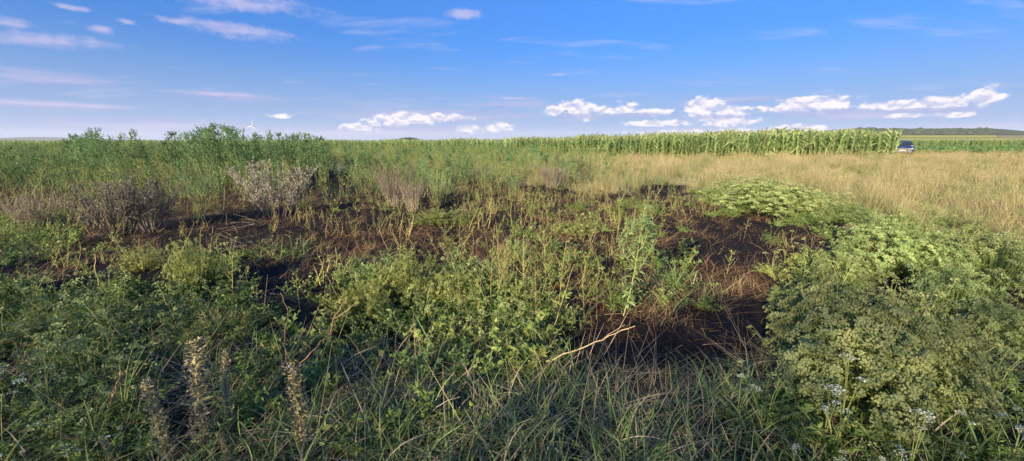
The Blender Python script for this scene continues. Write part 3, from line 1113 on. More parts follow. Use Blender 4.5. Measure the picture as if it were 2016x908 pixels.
def build_maize():
    rng = np.random.default_rng(9)
    # the plants that show largest: the two front rows right of the weeds
    cnt = 0
    spots = []
    for row in range(3):
        u = 1758.0 - row * 1.5
        while u > (1090 if row == 0 else 1180):
            y = float(front_y(u)) + row * .72 + rng.normal() * .10
            spots.append((u + rng.normal() * 1.2, y, row))
            u -= (6.0 if row == 0 else 8.5) * rng.uniform(.75, 1.25)
    spots.sort(key=lambda s: s[1] * 1.0)
    spots = spots[:300]
    for (u, y, row) in spots:
        x = xd(u, y)
        s = float(maize_scale(u)) * rng.uniform(.84, 1.10)
        k = int(rng.integers(0, 6))
        if u > 1742 and row == 0:
            lab, prt = ('tall maize plant at the right end of the row, half hiding the blue car', MZ_PARTS[k])
            s *= 1.10
        elif row == 0:
            lab, prt = ('green maize plant in the front row along the edge of the maize field', MZ_PARTS[k] if u > 1600 else [('maize_plant', MZ_ONE[k])])
        elif row == 1:
            lab, prt = ('green maize plant seen through gaps in the front row of maize', [('maize_plant', MZ_ONE[k])])
        else:
            lab, prt = ('green maize plant in the third row, only its upper leaves showing', [('maize_plant', MZ_ONE[k])])
        plant('maize_plant', lab, 'maize', prt, (x, y, float(height(x, y)) - .02), rng.uniform(0, 6.28), s, 'maize plants along the field edge', (rng.normal() * .08, .06 + rng.normal() * .08))
        cnt += 1
    # the field behind them
    P, S = [], []
    for u0, u1, rows, gap, step in ((1175, 1752, 26, .75, 6.0), (900, 1175, 40, .75, 5.0), (-350, 900, 34, .85, 4.2)):
        for r in range(rows):
            y_off = (3 if u0 > 1100 else 0) * .72 + r * gap
            us = np.arange(u0, u1, step) + rng.normal(size=len(np.arange(u0, u1, step))) * 1.6
            y = front_y(us) + y_off + rng.normal(size=len(us)) * .12
            P.append(np.stack([xd(us, y), y], -1))
            S.append(maize_scale(us) * rng.uniform(.84, 1.09, len(us)) * (1 + .04 * np.sin(us * .05)))
    P, S = np.concatenate(P), np.concatenate(S)
    pos = np.column_stack([P, height(P[:, 0], P[:, 1])])
    n = len(pos)
    rot = np.stack([rng.normal(size=n) * .05, .05 + rng.normal(size=n) * .05, rng.uniform(0, 6.28, n)], -1)
    scatter('maize_field', MZ_ONE, pos, rot, S, rng.integers(0, 6, n), 'broad field of green maize behind its front rows, reaching across the picture')
    # second maize field far right and the beet strip in front of it
    u = rng.uniform(1770, 2420, 3600)
    y = rng.uniform(143, 151, 3600)
    x = xd(u, y)
    rot = np.stack([rng.normal(size=3600) * .05, rng.normal(size=3600) * .05, rng.uniform(0, 6.28, 3600)], -1)
    scatter('maize_field', MZ_ONE, np.stack([x, y, height(x, y)], -1), rot, rng.uniform(.85, 1.05, 3600), rng.integers(0, 6, 3600), 'far second maize field to the right of the blue car')
    m = 9000
    y = np.exp(rng.uniform(math.log(46), math.log(127), m))
    x = xd(rng.uniform(1730, 2420, m), y)
    rot = np.stack([0 * y, 0 * y, rng.uniform(0, 6.28, m)], -1)
    scatter('beet_field', [beet(k) for k in range(4)], np.stack([x, y, height(x, y)], -1), rot, rng.uniform(.8, 1.3, m) * (1 + (y - 46) / 120), rng.integers(0, 4, m), 'low leafy green beet field right of the blue car')
    return cnt


build_maize()


# ------------------------------------------------------------------ far tree, turbine
def round_tree(u, y, W, H, label, seed):
    rng = np.random.default_rng(seed)
    x = xd(u, y)
    z = float(height(x, y))
    gt = Geo()
    S = curve3(np.zeros((1, 3)), np.array([[.1, 0, H * .3]]), np.array([[0, .1, H * .62]]), 6)
    tubes(gt, rng, S, H * .035, H * .015, 'bark', 6)
    n = 7
    az = np.arange(n) * 2.4
    B = np.repeat(S[:, 3], n, 0)
    E = B + np.stack([np.cos(az) * W * .3, np.sin(az) * W * .3, H * .3 + 0 * az], -1)
    tubes(gt, rng, np.stack([B, (B + E) / 2, E], 1), H * .012, H * .004, 'bark', 5)
    me = crown_blob(seed, 1.0, 2600, 'wood_leaf', .11, .75, 14)
    o = link('tree', None)
    o.location = (x, y, z)
    tag(o, label, 'tree')
    link('trunk', gt.mesh('trunk'), o)
    c = link('crown', me, o)
    c.location = (0, 0, H * .62)
    c.scale = (W / 2 / .98, W / 2 / .98, H * .38 / .72)
    return o


round_tree(806, 300, 17, 4.5, 'dark round-topped tree rising above the maize on the skyline', 31)
round_tree(913, 360, 15, 3.2, 'small dark tree top barely above the maize, right of the round tree', 32)


def turbine():
    y = 1500.0
    top = at_depth(498, 249.5, y)
    x, z0 = float(top[0]), float(height(top[0], y))
    Hh = float(top[2]) - z0
    o = link('wind_turbine', None)
    o.location = (x, y, z0)
    tag(o, 'distant white wind turbine standing behind the green weed thicket', 'wind turbine')
    rng = np.random.default_rng(1)
    g = Geo()
    tubes(g, rng, np.array([[(0, 0, 0), (0, 0, Hh * .5), (0, 0, Hh)]], float), 2.1, 1.3, 'turbine_white', 14)
    link('tower', g.mesh('tower', True), o)
    g = Geo()
    box(g, (0, .5, Hh + 1.2), (2.6, 7, 2.6), 'turbine_white')
    link('nacelle', g.mesh('nacelle'), o)
    g = Geo()
    tubes(g, rng, np.array([[(0, -4.0, Hh + 1.2), (0, -5.2, Hh + 1.2), (0, -6.6, Hh + 1.2)]], float), 1.4, .3, 'turbine_white', 10)
    link('hub', g.mesh('hub', True), o)
    Lb = 11.0 / FPX * y * 1.08
    for k, a in enumerate((8, 262, 128)):
        g = Geo()
        a = rad(a)
        d = np.array((math.sin(a), 0, math.cos(a)))
        s = np.array((math.cos(a), 0, -math.sin(a)))
        c = np.array((0, -5.0, Hh + 1.2))
        t = np.linspace(0, 1, 7)
        wd = np.interp(t, [0, .12, .25, 1], [1.0, 1.5, 1.8, .5])
        V, F = [], []
        for i, tt in enumerate(t):
            for q, (sx, yy) in enumerate(((-.5, .25), (.5, .1), (.5, -.1), (-.5, -.25))):
                V.append(c + d * tt * Lb + s * sx * wd[i] + np.array((0, yy * wd[i] * .5, 0)))
        for i in range(6):
            for q in range(4):
                F.append((i * 4 + q, i * 4 + (q + 1) % 4, i * 4 + 4 + (q + 1) % 4, i * 4 + 4 + q))
        F.append((24, 25, 26, 27))
        g.add(V, F, 'turbine_white')
        link('blade', g.mesh('blade'), o)


turbine()


# ------------------------------------------------------------------ car
def loft(g, sections, mat, cap=True):
    """sections: equal rings of points"""
    S = np.array(sections, float)
    m, k = S.shape[:2]
    i, j = np.meshgrid(np.arange(m - 1), np.arange(k), indexing='ij')
    j2 = (j + 1) % k
    F = np.stack([i * k + j, i * k + j2, (i + 1) * k + j2, (i + 1) * k + j], -1).reshape(-1, 4)
    g.add(S, F, mat)
    if cap:
        for r in (0, m - 1):
            c = S[r].mean(0)
            V = np.concatenate([S[r], [c]])
            F = [(q, (q + 1) % k, k, k) for q in range(k)]
            F = [(q, (q + 1) % k, (q + 2) % k, k) for q in range(0, k, 2)]
            g.add(V, F, mat)


def build_car():
    y = 42.0
    x = float(xd(1774, y))
    o = link('parked_car', None)
    o.location = (x, y, float(height(x, y)) + .02)
    o.rotation_euler = (0, 0, -math.atan2(x, y) + rad(2))
    tag(o, 'dark blue car facing the camera at the right end of the maize', 'car')
    rng = np.random.default_rng(3)

    def ring(yy, zb, zt, hb, ht, sh):
        """12-point cross-section: sill, flank, shoulder, deck"""
        pts = [(-hb * .92, zb), (-hb, zb + .10), (-hb * 1.0, (zb + zt) * .5), (-sh, zt - .10), (-ht, zt - .02), (-ht * .5, zt + .012),
               (ht * .5, zt + .012), (ht, zt - .02), (sh, zt - .10), (hb, (zb + zt) * .5), (hb, zb + .10), (hb * .92, zb)]
        return [(px, yy, pz) for px, pz in pts]
    g = Geo()
    loft(g, [ring(0, .22, .62, .70, .58, .68), ring(.06, .20, .68, .78, .66, .76), ring(.25, .19, .74, .85, .70, .83), ring(.8, .18, .86, .885, .74, .87),
             ring(1.25, .18, .93, .885, .76, .87), ring(2.2, .18, .96, .885, .78, .875), ring(3.6, .19, .98, .88, .76, .87), ring(4.2, .22, .96, .85, .70, .83), ring(4.48, .28, .86, .78, .62, .74)], 'car_paint')
    link('body', g.mesh('body', True), o)

    def cab(yy, zt, hb, ht, zb=.93):
        pts = [(-hb, zb), (-(hb + ht) / 2, (zb + zt) / 2 + .03), (-ht, zt - .05), (-ht * .85, zt), (ht * .85, zt), (ht, zt - .05), ((hb + ht) / 2, (zb + zt) / 2 + .03), (hb, zb)]
        return [(px, yy, pz) for px, pz in pts]
    g = Geo()
    loft(g, [cab(1.15, .95, .74, .72, .90), cab(1.5, 1.20, .73, .62), cab(1.85, 1.39, .74, .50), cab(2.5, 1.43, .75, .50), cab(3.3, 1.41, .74, .50), cab(3.9, 1.2, .72, .6), cab(4.15, .99, .68, .64, .92)], 'car_glass')
    link('glazing', g.mesh('glazing', True), o)
    g = Geo()
    loft(g, [[(-.44, 1.86, 1.385), (.44, 1.86, 1.385), (.44, 1.86, 1.415), (-.44, 1.86, 1.415)], [(-.46, 2.5, 1.42), (.46, 2.5, 1.42), (.46, 2.5, 1.452), (-.46, 2.5, 1.452)],
             [(-.44, 3.32, 1.40), (.44, 3.32, 1.40), (.44, 3.32, 1.432), (-.44, 3.32, 1.432)]], 'car_paint')
    link('roof', g.mesh('roof'), o)
    for s in (-1, 1):
        g = Geo()
        tubes(g, rng, np.array([[(s * .735, 1.13, .95), (s * .645, 1.5, 1.23), (s * .50, 1.86, 1.40)]]), .035, .03, 'car_paint', 5)
        link('windscreen_pillar', g.mesh('windscreen_pillar'), o)
    g = Geo()
    box(g, (0, -.012, .47), (.80, .04, .30), 'black_plastic')
    gr = link('grille', g.mesh('grille'), o)
    g = Geo()
    for c, s in (((0, -.03, .635), (.90, .03, .035)), ((0, -.03, .315), (.70, .03, .03)), ((-.425, -.03, .475), (.035, .03, .29)), ((.425, -.03, .475), (.035, .03, .29))):
        box(g, c, s, 'chrome')
    link('grille_frame', g.mesh('grille_frame'), gr)
    for k in range(5):
        g = Geo()
        box(g, (0, -.036, .36 + .055 * k), (.80, .012, .012), 'black_plastic')
        link('grille_bar', g.mesh('grille_bar'), gr)
    g = Geo()
    for k in range(4):
        a = np.linspace(0, 2 * math.pi, 13)
        cx = -.105 + k * .07
        tubes(g, rng, np.array([np.stack([cx + .048 * np.cos(a), np.full(13, -.05), .575 + .048 * np.sin(a)], -1)]), .008, .008, 'chrome', 4)
    link('emblem', g.mesh('emblem'), gr)
    g = Geo()
    box(g, (0, -.05, .45), (.52, .015, .115), 'plate_white')
    link('licence_plate', g.mesh('licence_plate'), o)
    g = Geo()
    loft(g, [[(-.80, .02, .20), (.80, .02, .20), (.80, .02, .33), (-.80, .02, .33)], [(-.70, -.035, .22), (.70, -.035, .22), (.70, -.035, .31), (-.70, -.035, .31)]], 'black_plastic')
    link('bumper', g.mesh('bumper'), o)
    for s in (-1, 1):
        g = Geo()
        loft(g, [[(s * .50, -.012, .54), (s * .78, .04, .56), (s * .76, .05, .69), (s * .50, -.008, .65)], [(s * .51, .10, .54), (s * .80, .18, .56), (s * .78, .2, .70), (s * .51, .1, .67)]], 'lamp_glass')
        link('headlight', g.mesh('headlight'), o)
        g = Geo()
        box(g, (s * .60, -.005, .30), (.18, .05, .07), 'lamp_glass')
        link('fog_light', g.mesh('fog_light'), o)
        g = Geo()
        loft(g, [[(s * .86, 1.38, .98), (s * 1.04, 1.40, .99), (s * 1.04, 1.40, 1.10), (s * .88, 1.38, 1.11)], [(s * .88, 1.5, .98), (s * 1.03, 1.5, 1.0), (s * 1.03, 1.5, 1.09), (s * .89, 1.5, 1.10)]], 'black_plastic')
        link('wing_mirror', g.mesh('wing_mirror'), o)
        for wy in (.85, 3.55):
            w = link('wheel', None, o)
            w.location = (s * .78, wy, .31)
            g = Geo()
            tubes(g, rng, np.array([[(-.10, 0, 0), (0, 0, 0), (.10, 0, 0)]], float), .31, .31, 'tyre', 18)
            a = np.linspace(0, 2 * math.pi, 19)
            tubes(g, rng, np.array([np.stack([np.full(19, s * .09), .255 * np.cos(a), .255 * np.sin(a)], -1)]), .05, .05, 'tyre', 6)
            link('tyre', g.mesh('tyre', True), w)
            g = Geo()
            tubes(g, rng, np.array([[(s * .06, 0, 0), (s * .11, 0, 0)]], float), .21, .06, 'chrome', 12)
            link('rim', g.mesh('rim'), w)


build_car()


# ------------------------------------------------------------------ added unseen shrubs behind the camera, shaped to cast the foreground shade
REACH_P = [-14, -6, -5.3, -4.6, -3.65, -2.57, -1.9, -1.3, -1.1, -.9, -.46, .1, .58, 1.34, 1.86, 2.3, 2.8, 3.5, 4.0, 5.0, 8.0]
REACH_S = [.5, .5, 1.0, 1.6, 2.0, 2.2, 1.7, 1.5, 2.0, 2.7, 3.5, 4.5, 5.2, 5.6, 5.8, 6.4, 9.6, 10.2, 9.6, 6.5, 4.0]
SD = np.array((math.sin(SUN_AZ - math.pi), math.cos(SUN_AZ - math.pi)))     # the way the shadows fall
SP = np.array((SD[1], -SD[0]))
ADDED_SHRUB_S = -7.5
ADDED_SHRUB_LEAVES = 1000            # leaves per square metre of added shrub, thinned to lighten the cast shade


def added_shrub(seed, p0, p1, label):
    """an added leafy shrub behind the camera; its top line follows the wanted shadow edge"""
    rng = np.random.default_rng(seed)
    gs, gl = Geo(), Geo()
    pc, W = (p0 + p1) / 2, p1 - p0
    c = SD * ADDED_SHRUB_S + SP * pc

    def top(q):
        return (np.interp(q, REACH_P, REACH_S) + .6 - ADDED_SHRUB_S) * math.tan(SUN_EL)
    m = int(ADDED_SHRUB_LEAVES * (.74 if -1.2 < p0 < 3 else .62) * W * float(np.mean(top(np.linspace(p0, p1, 9)))))
    q = rng.uniform(-.5, .5, m) * W
    H = top(pc + q) * (1 + .035 * np.sin(7 * q + seed) + .02 * np.sin(17 * q))
    z = H * rng.uniform(.08, 1, m) ** .8
    d = rng.uniform(-.75, .75, m) * np.sqrt(np.clip(1.05 - (z / H) ** 3, .05, 1))
    P = np.stack([SP[0] * q + SD[0] * d, SP[1] * q + SD[1] * d, z], -1)
    kites(gl, rng, P, rng.normal(size=(m, 3)), rng.uniform(.05, .085, m), rng.uniform(.032, .055, m), 'added_shrub_leaf')
    n = 14
    q = np.linspace(-.42, .42, n) * W
    E = np.stack([SP[0] * q, SP[1] * q, top(pc + q) * .9], -1)
    B = E * np.array([.4, .4, 0])
    tubes(gs, rng, curve3(B, (B + E) / 2 + rng.normal(size=(n, 3)) * .1, E, 5), .04, .01, 'bark', 5)
    plant('added_shrub', label, 'shrub', [('branch', gs.mesh('added_shrub_branch')), ('foliage', gl.mesh('added_shrub_foliage'))],
          (float(c[0]), float(c[1]), float(height(c[0], c[1]))), 0, 1.0, 'added shade shrubs behind the camera')


for k_, (p0_, p1_, lab_) in enumerate((
        (-13, -8.2, 'added shade shrub behind the camera, far left of its row'),
        (-8.3, -5.2, 'added shade shrub behind the camera whose shade darkens the lower left corner'),
        (-5.3, -2.5, 'added shade shrub behind the camera whose shade covers the dried flower spikes'),
        (-2.6, -1.0, 'low added shade shrub behind the camera, leaving the sunlit gap in the foreground shade'),
        (-1.1, 2.2, 'added shade shrub behind the camera whose shade covers the near charred patch'),
        (2.1, 4.6, 'tallest added shade shrub behind the camera, casting the rounded shadow at far right'),
        (4.5, 8.0, 'added shade shrub behind the camera, right end of its row, shading the lower right corner'))):
    added_shrub(400 + k_, p0_, p1_, lab_)


# ------------------------------------------------------------------ shrubs and plants that stand out one by one
WORM = [make_wormwood(500 + k, 1.0, 38, 'wormwood_leaf', 'grey_stem', .60, 17, 14) for k in range(2)] + [make_wormwood(502, 1.0, 30, 'silver_leaf', 'grey_stem', .60, 15, 14, .009)]
WORM_TAN = [make_wormwood(510 + k, 1.0, 40, 'tan_leaf', 'grey_stem', .5, 14, 13, .006) for k in range(2)]
WORM_PALE = [make_wormwood(520 + k, 1.0, 22, 'pale_leaf', 'green_stem', .32, 11, 10, .012) for k in range(2)]


def stand(name, label, cat, parts, u, v, vtop, form_h, seed, wide=1.0, group=None, zlift=0.0):
    """put a form on the ground at a pixel, as tall as it shows"""
    x, y, z = on_ground(u, v)
    zt = at_depth(u, vtop, y)[2]
    s = (zt - z) / form_h
    rng = np.random.default_rng(seed)
    return plant(name, label, cat, parts, (x, y, z - .01 + zlift), rng.uniform(0, 6.28), (s * wide, s * wide, s), group)


for (prt, u, v, vt, wd, lab) in (
        (WORM[0], 235, 462, 332, 1.05, 'large grey wormwood shrub with dark base at the left edge of the burn'),
        (WORM[1], 300, 455, 352, .95, 'smaller grey wormwood leaning against the large grey shrub, on its right'),
        (WORM[2], 545, 425, 308, 1.1, 'silver-white wormwood shrub standing alone at the back of the burn'),
        (WORM_TAN[0], 775, 408, 318, 1.0, 'tan dried bushy weed in the middle distance behind the burn'),
        (WORM_TAN[1], 815, 415, 345, .9, 'small tan dried weed in front of the taller tan bush'),
        (WORM_PALE[0], 862, 402, 328, 1.0, 'pale green bushy weed just right of the tan dried bush'),
        (WORM_PALE[1], 400, 412, 318, .9, 'pale green slender bush between the grey and the silver wormwood'),
        (WORM_TAN[0], 70, 455, 372, 1.1, 'brownish dry bush near the left edge of the picture'),
        (WORM_TAN[1], 1110, 345, 300, 1.5, 'pinkish dry bush in front of the maize, left of the meadow'),
        (WORM_PALE[0], 1150, 338, 306, 1.2, 'grey-green bush in front of the first clear maize plants'),
        (WORM_PALE[1], 1010, 385, 332, 1.1, 'grey-green low bush behind the middle of the burn'),
        (WORM_TAN[0], 1085, 372, 318, 1.4, 'feathery tan bush at the edge of the pale meadow')):
    nm = 'dry_bush' if prt in WORM_TAN else 'wormwood_shrub' if prt in WORM else 'leafy_bush'
    stand(nm, lab, 'bush', prt, u, v, vt, 1.02, u, wd, 'grey, tan and pale bushes round the burn')

# mounds of umbellifers
MOUND = [make_mound(600 + k, N=330, petal=.0105) for k in range(4)]
MOUND_DENSE = [make_mound(610 + k, .75, .75, 760, .040, petal=.011) for k in range(2)]
MOUND_BIG = make_mound(615, .9, .75, 1250, .044, 'umbel', 'feather_leaf', 12, .0115)
MOUND_LOW = [make_mound(620 + k, .55, .42, 190, .030, 'umbel_yellow', 'fine_leaf', 22, .0075) for k in range(3)]
for (prt, fr, fh, u, v, vt, hw, lab) in (
        (MOUND_DENSE[0], .75, .78, 1490, 418, 348, 100, 'broad sunlit green mound behind the right burn patch'),
        (MOUND[0], .6, .6, 1590, 426, 374, 70, 'lower green mound trailing right of the broad sunlit mound'),
        (MOUND[1], .6, .6, 1655, 438, 400, 50, 'small flat green mound at the meadow edge above the right burn patch'),
        (MOUND_DENSE[1], .75, .78, 1740, 545, 428, 100, 'tall sunlit mound of pale flower heads right of the burn'),
        (MOUND[2], .6, .6, 1850, 520, 450, 72, 'sunlit green mound behind, right of the tall pale mound'),
        (MOUND[3], .6, .6, 1655, 560, 490, 60, 'yellowish mound on the right rim of the burn'),
        (MOUND[1], .6, .6, 1950, 560, 455, 75, 'round dark teal mound in shadow at the right edge'),
        (MOUND_BIG, .9, .78, 1685, 775, 562, 178, 'large rounded mound of pale flower heads in the right foreground shade'),
        (MOUND[0], .6, .6, 1965, 705, 600, 62, 'low shaded feathery mound at the right picture edge'),
        (MOUND[2], .6, .6, 1860, 640, 520, 75, 'half lit mound between the dark teal mound and the large foreground mound'),
        (MOUND[3], .6, .6, 1560, 625, 560, 55, 'small golden mound at the upper left of the large foreground mound'),
        (MOUND_LOW[0], .55, .43, 385, 570, 466, 52, 'yellow-green feathery bush growing in the left burn'),
        (MOUND_LOW[1], .55, .43, 285, 535, 482, 42, 'small green feathery bush left of the yellow-green one'),
        (MOUND_LOW[2], .55, .43, 800, 592, 502, 70, 'sunlit yellow-green bush with pale heads below the reddish burn'),
        (MOUND_LOW[0], .55, .43, 895, 600, 522, 60, 'sunlit feathery bush right of the bush with pale heads'),
        (MOUND_LOW[1], .55, .43, 715, 625, 555, 62, 'half shaded feathery bush left of the bush with pale heads'),
        (MOUND_LOW[2], .55, .43, 860, 440, 410, 60, 'low olive bush at the back of the reddish burn'),
        (MOUND_LOW[0], .55, .43, 1130, 462, 434, 55, 'low olive bush among dry grass in the middle of the burn'),
        (MOUND_LOW[1], .55, .43, 1010, 590, 540, 50, 'olive feathery bush at the foot of the tall dry stalks'),
        (MOUND_LOW[0], .55, .43, 235, 655, 590, 95, 'wide feathery green bush in the left foreground'),
        (MOUND_LOW[1], .55, .43, 440, 680, 605, 85, 'feathery green bush in the left foreground behind the tallest spike'),
        (MOUND_LOW[2], .55, .43, 80, 680, 620, 75, 'dark feathery bush in the lower left shade')):
    y_ = pick(u, v)[1]
    fh = fh * 1.16
    s_ = (at_depth(u, vt, y_)[2]) / fh
    wide_ = hw / FPX * (y_ * FW + .25) / fr / s_
    stand('flowering_mound' if prt not in MOUND_LOW else 'feathery_bush', lab, 'bush', prt, u, v, vt, fh, u + v, wide_, 'feathery umbel bushes')

# the lone weed in the middle
def lone_weed():
    rng = np.random.default_rng(77)
    x, y, z = on_ground(1226, 627)
    pts = [at_depth(1226, 627, y), at_depth(1240, 578, y), at_depth(1250, 530, y + .03), at_depth(1258, 480, y + .05), at_depth(1270, 405, y + .06)]
    S = np.array(pts) - np.array((x, y, z))
    gs, gl = Geo(), Geo()
    t = np.linspace(0, 4, 13)
    S = np.stack([np.interp(t, range(5), S[:, k]) for k in range(3)], -1)[None]
    tubes(gs, rng, S, .006, .0025, 'green_stem', 6)
    H = S[0, -1, 2]
    nb = 9
    i = np.array([5, 6, 6, 7, 7, 8, 9, 9, 10])
    B = S[0, i]
    az = rng.uniform(0, 6.28, nb)
    az[:3] = (0.2, 2.9, .6)
    bl = np.array([.42, .30, .38, .34, .26, .26, .2, .16, .12])
    d = np.stack([np.cos(az) * .5, np.sin(az) * .5, 0 * az + 1.0], -1)
    E = B + unit(d) * bl[:, None]
    P = curve3(B, B * .55 + E * .45 + np.stack([np.cos(az), np.sin(az), 0 * az], -1) * .06, E, 6)
    tubes(gs, rng, P, .004, .0015, 'green_stem', 4)
    segs = np.concatenate([P[:, k] * (1 - f) + P[:, k + 1] * f for k in range(5) for f in (.0, .2, .4, .6, .8)])
    segs = np.concatenate([segs, np.repeat(S[0, 4:], 4, 0) + rng.normal(size=(36, 3)) * .006])
    n = len(segs)
    blades(gl, rng, segs, rng.uniform(0, 6.28, n), rng.uniform(.06, .12, n), rng.uniform(.013, .027, n), rng.uniform(.35, 1.4, n), rng.uniform(.3, 1.6, n), 'lone_leaf', 4, 'leaf', .6)
    low = np.repeat(S[0, 2:5], 7, 0)
    blades(gl, rng, low, rng.uniform(0, 6.28, 21), rng.uniform(.06, .10, 21), rng.uniform(.02, .035, 21), rng.uniform(1.2, 2.2, 21), rng.uniform(.3, 1.0, 21), 'lone_leaf', 4, 'leaf', .6)
    tips = np.concatenate([P[:, -1], S[:, -1], S[:, -2]])
    m = 26
    LB = np.repeat(tips, m, 0) + rng.normal(size=(len(tips) * m, 3)) * np.array([.012, .012, .04])
    heads = []
    for k in range(len(tips)):
        gf = Geo()
        q = LB[k * m:(k + 1) * m]
        kites(gf, rng, q, sph_dirs(rng, m, 0), rng.uniform(.012, .026, m), .01, 'lone_leaf')
        heads.append(('seed_head', gf.mesh('lone_seed_head')))
    plant('lone_weed', 'tall pale green weed standing alone in the middle of the burn', 'weed', [('stem', gs.mesh('lone_stem')), ('leaf', gl.mesh('lone_leaf'))] + heads, (x, y, z))


lone_weed()

# the tall green thicket at left, plant by plant
GOOSE = [make_tall_weed(700 + k, 1.7, 22, 10, 'goosefoot_leaf', (.045, .095), .22, 'green_stem', True, .30) for k in range(6)]
GOOSE_Y = [make_tall_weed(720 + k, 1.2, 16, 9, 'yellow_leaf', (.03, .06)) for k in range(3)]


def skyline(u):
    """top line of the thicket in the photo"""
    return float(np.interp(u, [-60, 0, 60, 110, 160, 205, 235, 270, 300, 330, 360, 400, 440, 480, 510, 545, 600, 640, 680, 720, 800, 900],
                           [290, 290, 282, 280, 272, 258, 280, 262, 285, 282, 264, 262, 249, 256, 268, 266, 268, 276, 290, 298, 300, 304]))


def thicket():
    rng = np.random.default_rng(12)
    spots = []
    for u, v in ((205, 345), (268, 345), (360, 352), (400, 350), (440, 352), (462, 348), (490, 355), (545, 352), (575, 350), (610, 350), (645, 348)):
        spots.append((u, v, 0))
    for k in range(210):
        u = rng.uniform(-200, 700) if k < 130 else rng.uniform(330, 650) if k % 4 else rng.uniform(140, 300)
        v = rng.uniform(328, 368) if k < 130 else rng.uniform(340, 360)
        spots.append((u, v, 1))
    for j, (u, v, free) in enumerate(spots):
        x, y, z = on_ground(u, v)
        top = skyline(u) + (-8 if not free else abs(rng.normal()) * 13 - 7)
        H = float(at_depth(u, top, y)[2] - z)
        H = min(H, 2.3)
        if H < .5:
            continue
        s = H / 1.72
        if free == 0:
            where = {205: 'bushy green weed poking up alone near the left of the thicket', 268: 'narrow green weed poking up between the two tall parts of the thicket',
                     440: 'tallest green weed of the thicket, left of the wind turbine', 490: 'tall green weed directly in front of the wind turbine',
                     645: 'slim tall weed at the right end of the thicket'}.get(u)
            lab = where or 'tall green weed on the skyline of the thicket, %s' % ('left of the wind turbine' if u < 498 else 'right of the wind turbine')
        else:
            lab = 'green leafy weed deep in the thicket %s' % ('at the left picture edge' if u < 190 else 'behind the grey wormwood' if u < 340 else 'left of the wind turbine' if u < 500 else 'right of the wind turbine')
        plant('tall_weed', lab, 'weed', GOOSE[j % 6], (x, y, z - .02), rng.uniform(0, 6.28), (s * rng.uniform(.85, 1.2),) * 2 + (s,), 'tall green weeds of the left thicket', (rng.normal() * .06, rng.normal() * .06))
    # shorter yellowish plants in front of the thicket
    for j in range(70):
        u = rng.uniform(0, 1000)
        v = rng.uniform(362, 405)
        if burn_of(np.array([u]), np.array([v]))[0] > .55:
            continue
        x, y, z = on_ground(u, v)
        s = rng.uniform(.45, .85)
        lab = 'short yellowish weed %s' % ('in front of the thicket, left of the grey wormwood' if u < 190 else 'in front of the thicket, between grey and silver wormwood' if u < 500 else
                                           'behind the burn, between silver wormwood and tan bush' if u < 760 else 'behind the burn, right of the tan bush')
        plant('yellow_weed', lab, 'weed', GOOSE_Y[j % 3], (x, y, z - .02), rng.uniform(0, 6.28), s, 'short yellowish weeds before the thicket', (rng.normal() * .08, rng.normal() * .08))


thicket()

# half-burnt weeds left standing on the black ground
SEED = [make_tall_weed(740 + k, .5, 7, 7, 'yellow_leaf', (.025, .05), .45, 'olive_stem', False, .22) for k in range(4)]
for j, (u, v, vt) in enumerate(((645, 388, 338), (677, 385, 350), (620, 450, 402), (655, 455, 418), (690, 450, 408), (705, 440, 392), (735, 440, 405), (610, 470, 430), (575, 440, 400), (780, 440, 405), (800, 425, 398),
                                (915, 430, 385), (925, 425, 390), (460, 600, 500), (640, 400, 360), (830, 430, 400), (190, 590, 515), (275, 520, 470), (535, 470, 438), (760, 430, 395), (1075, 480, 425), (1180, 440, 395), (1465, 470, 425), (1490, 440, 400), (1430, 545, 490))):
    where = ('in front of the silver wormwood' if 520 < u < 620 else 'left of the yellow-green feathery bush' if u < 300 else 'at the right of the yellow-green feathery bush' if u < 500 else
             'in the row of survivors below the tan bush' if 700 < u < 850 else 'on the black ground right of the silver wormwood' if u < 720 else 'near the pale green bush' if u < 1000 else 'in the middle dry patch' if u < 1300 else 'on the right burn patch')
    LATER.append(stand('singed_weed', 'thin singed weed standing %s' % where, 'weed', SEED[j % 4], u, v, vt, .52, j + 5, 1.0, 'singed weeds left on the burn'))

# dried flower spikes in the foreground
SPIKE = [make_spike(800 + k) for k in range(3)]
for j, (u, vt, y, lab, wd) in enumerate(((352, 664, 1.80, 'tallest dried flower spike with pale curled bracts, lower left', 1.0), (297, 735, 1.72, 'dried brownish flower spike just left of the tallest spike', .95),
                                         (432, 690, 1.95, 'thin brown dried flower spike right of the tallest spike', .7), (570, 712, 1.78, 'thick grey-tan dried flower spike under the bare forked twig', 1.15),
                                         (434, 850, 1.66, 'short dried flower spike at the bottom picture edge', .8), (200, 850, 1.7, 'low dried flower spike in the bottom left corner', .9))):
    p = at_depth(u, vt, y)
    z = float(height(p[0], y))
    s = (p[2] - z) / .66
    plant('flower_spike', lab, 'plant', SPIKE[j % 3], (float(p[0]), y, z - .01), j * 1.3, (s * wd * 1.35, s * wd * 1.35, s), 'dried flower spikes', (0, (.03, -.02, .05, -.10, 0, .05)[j]))


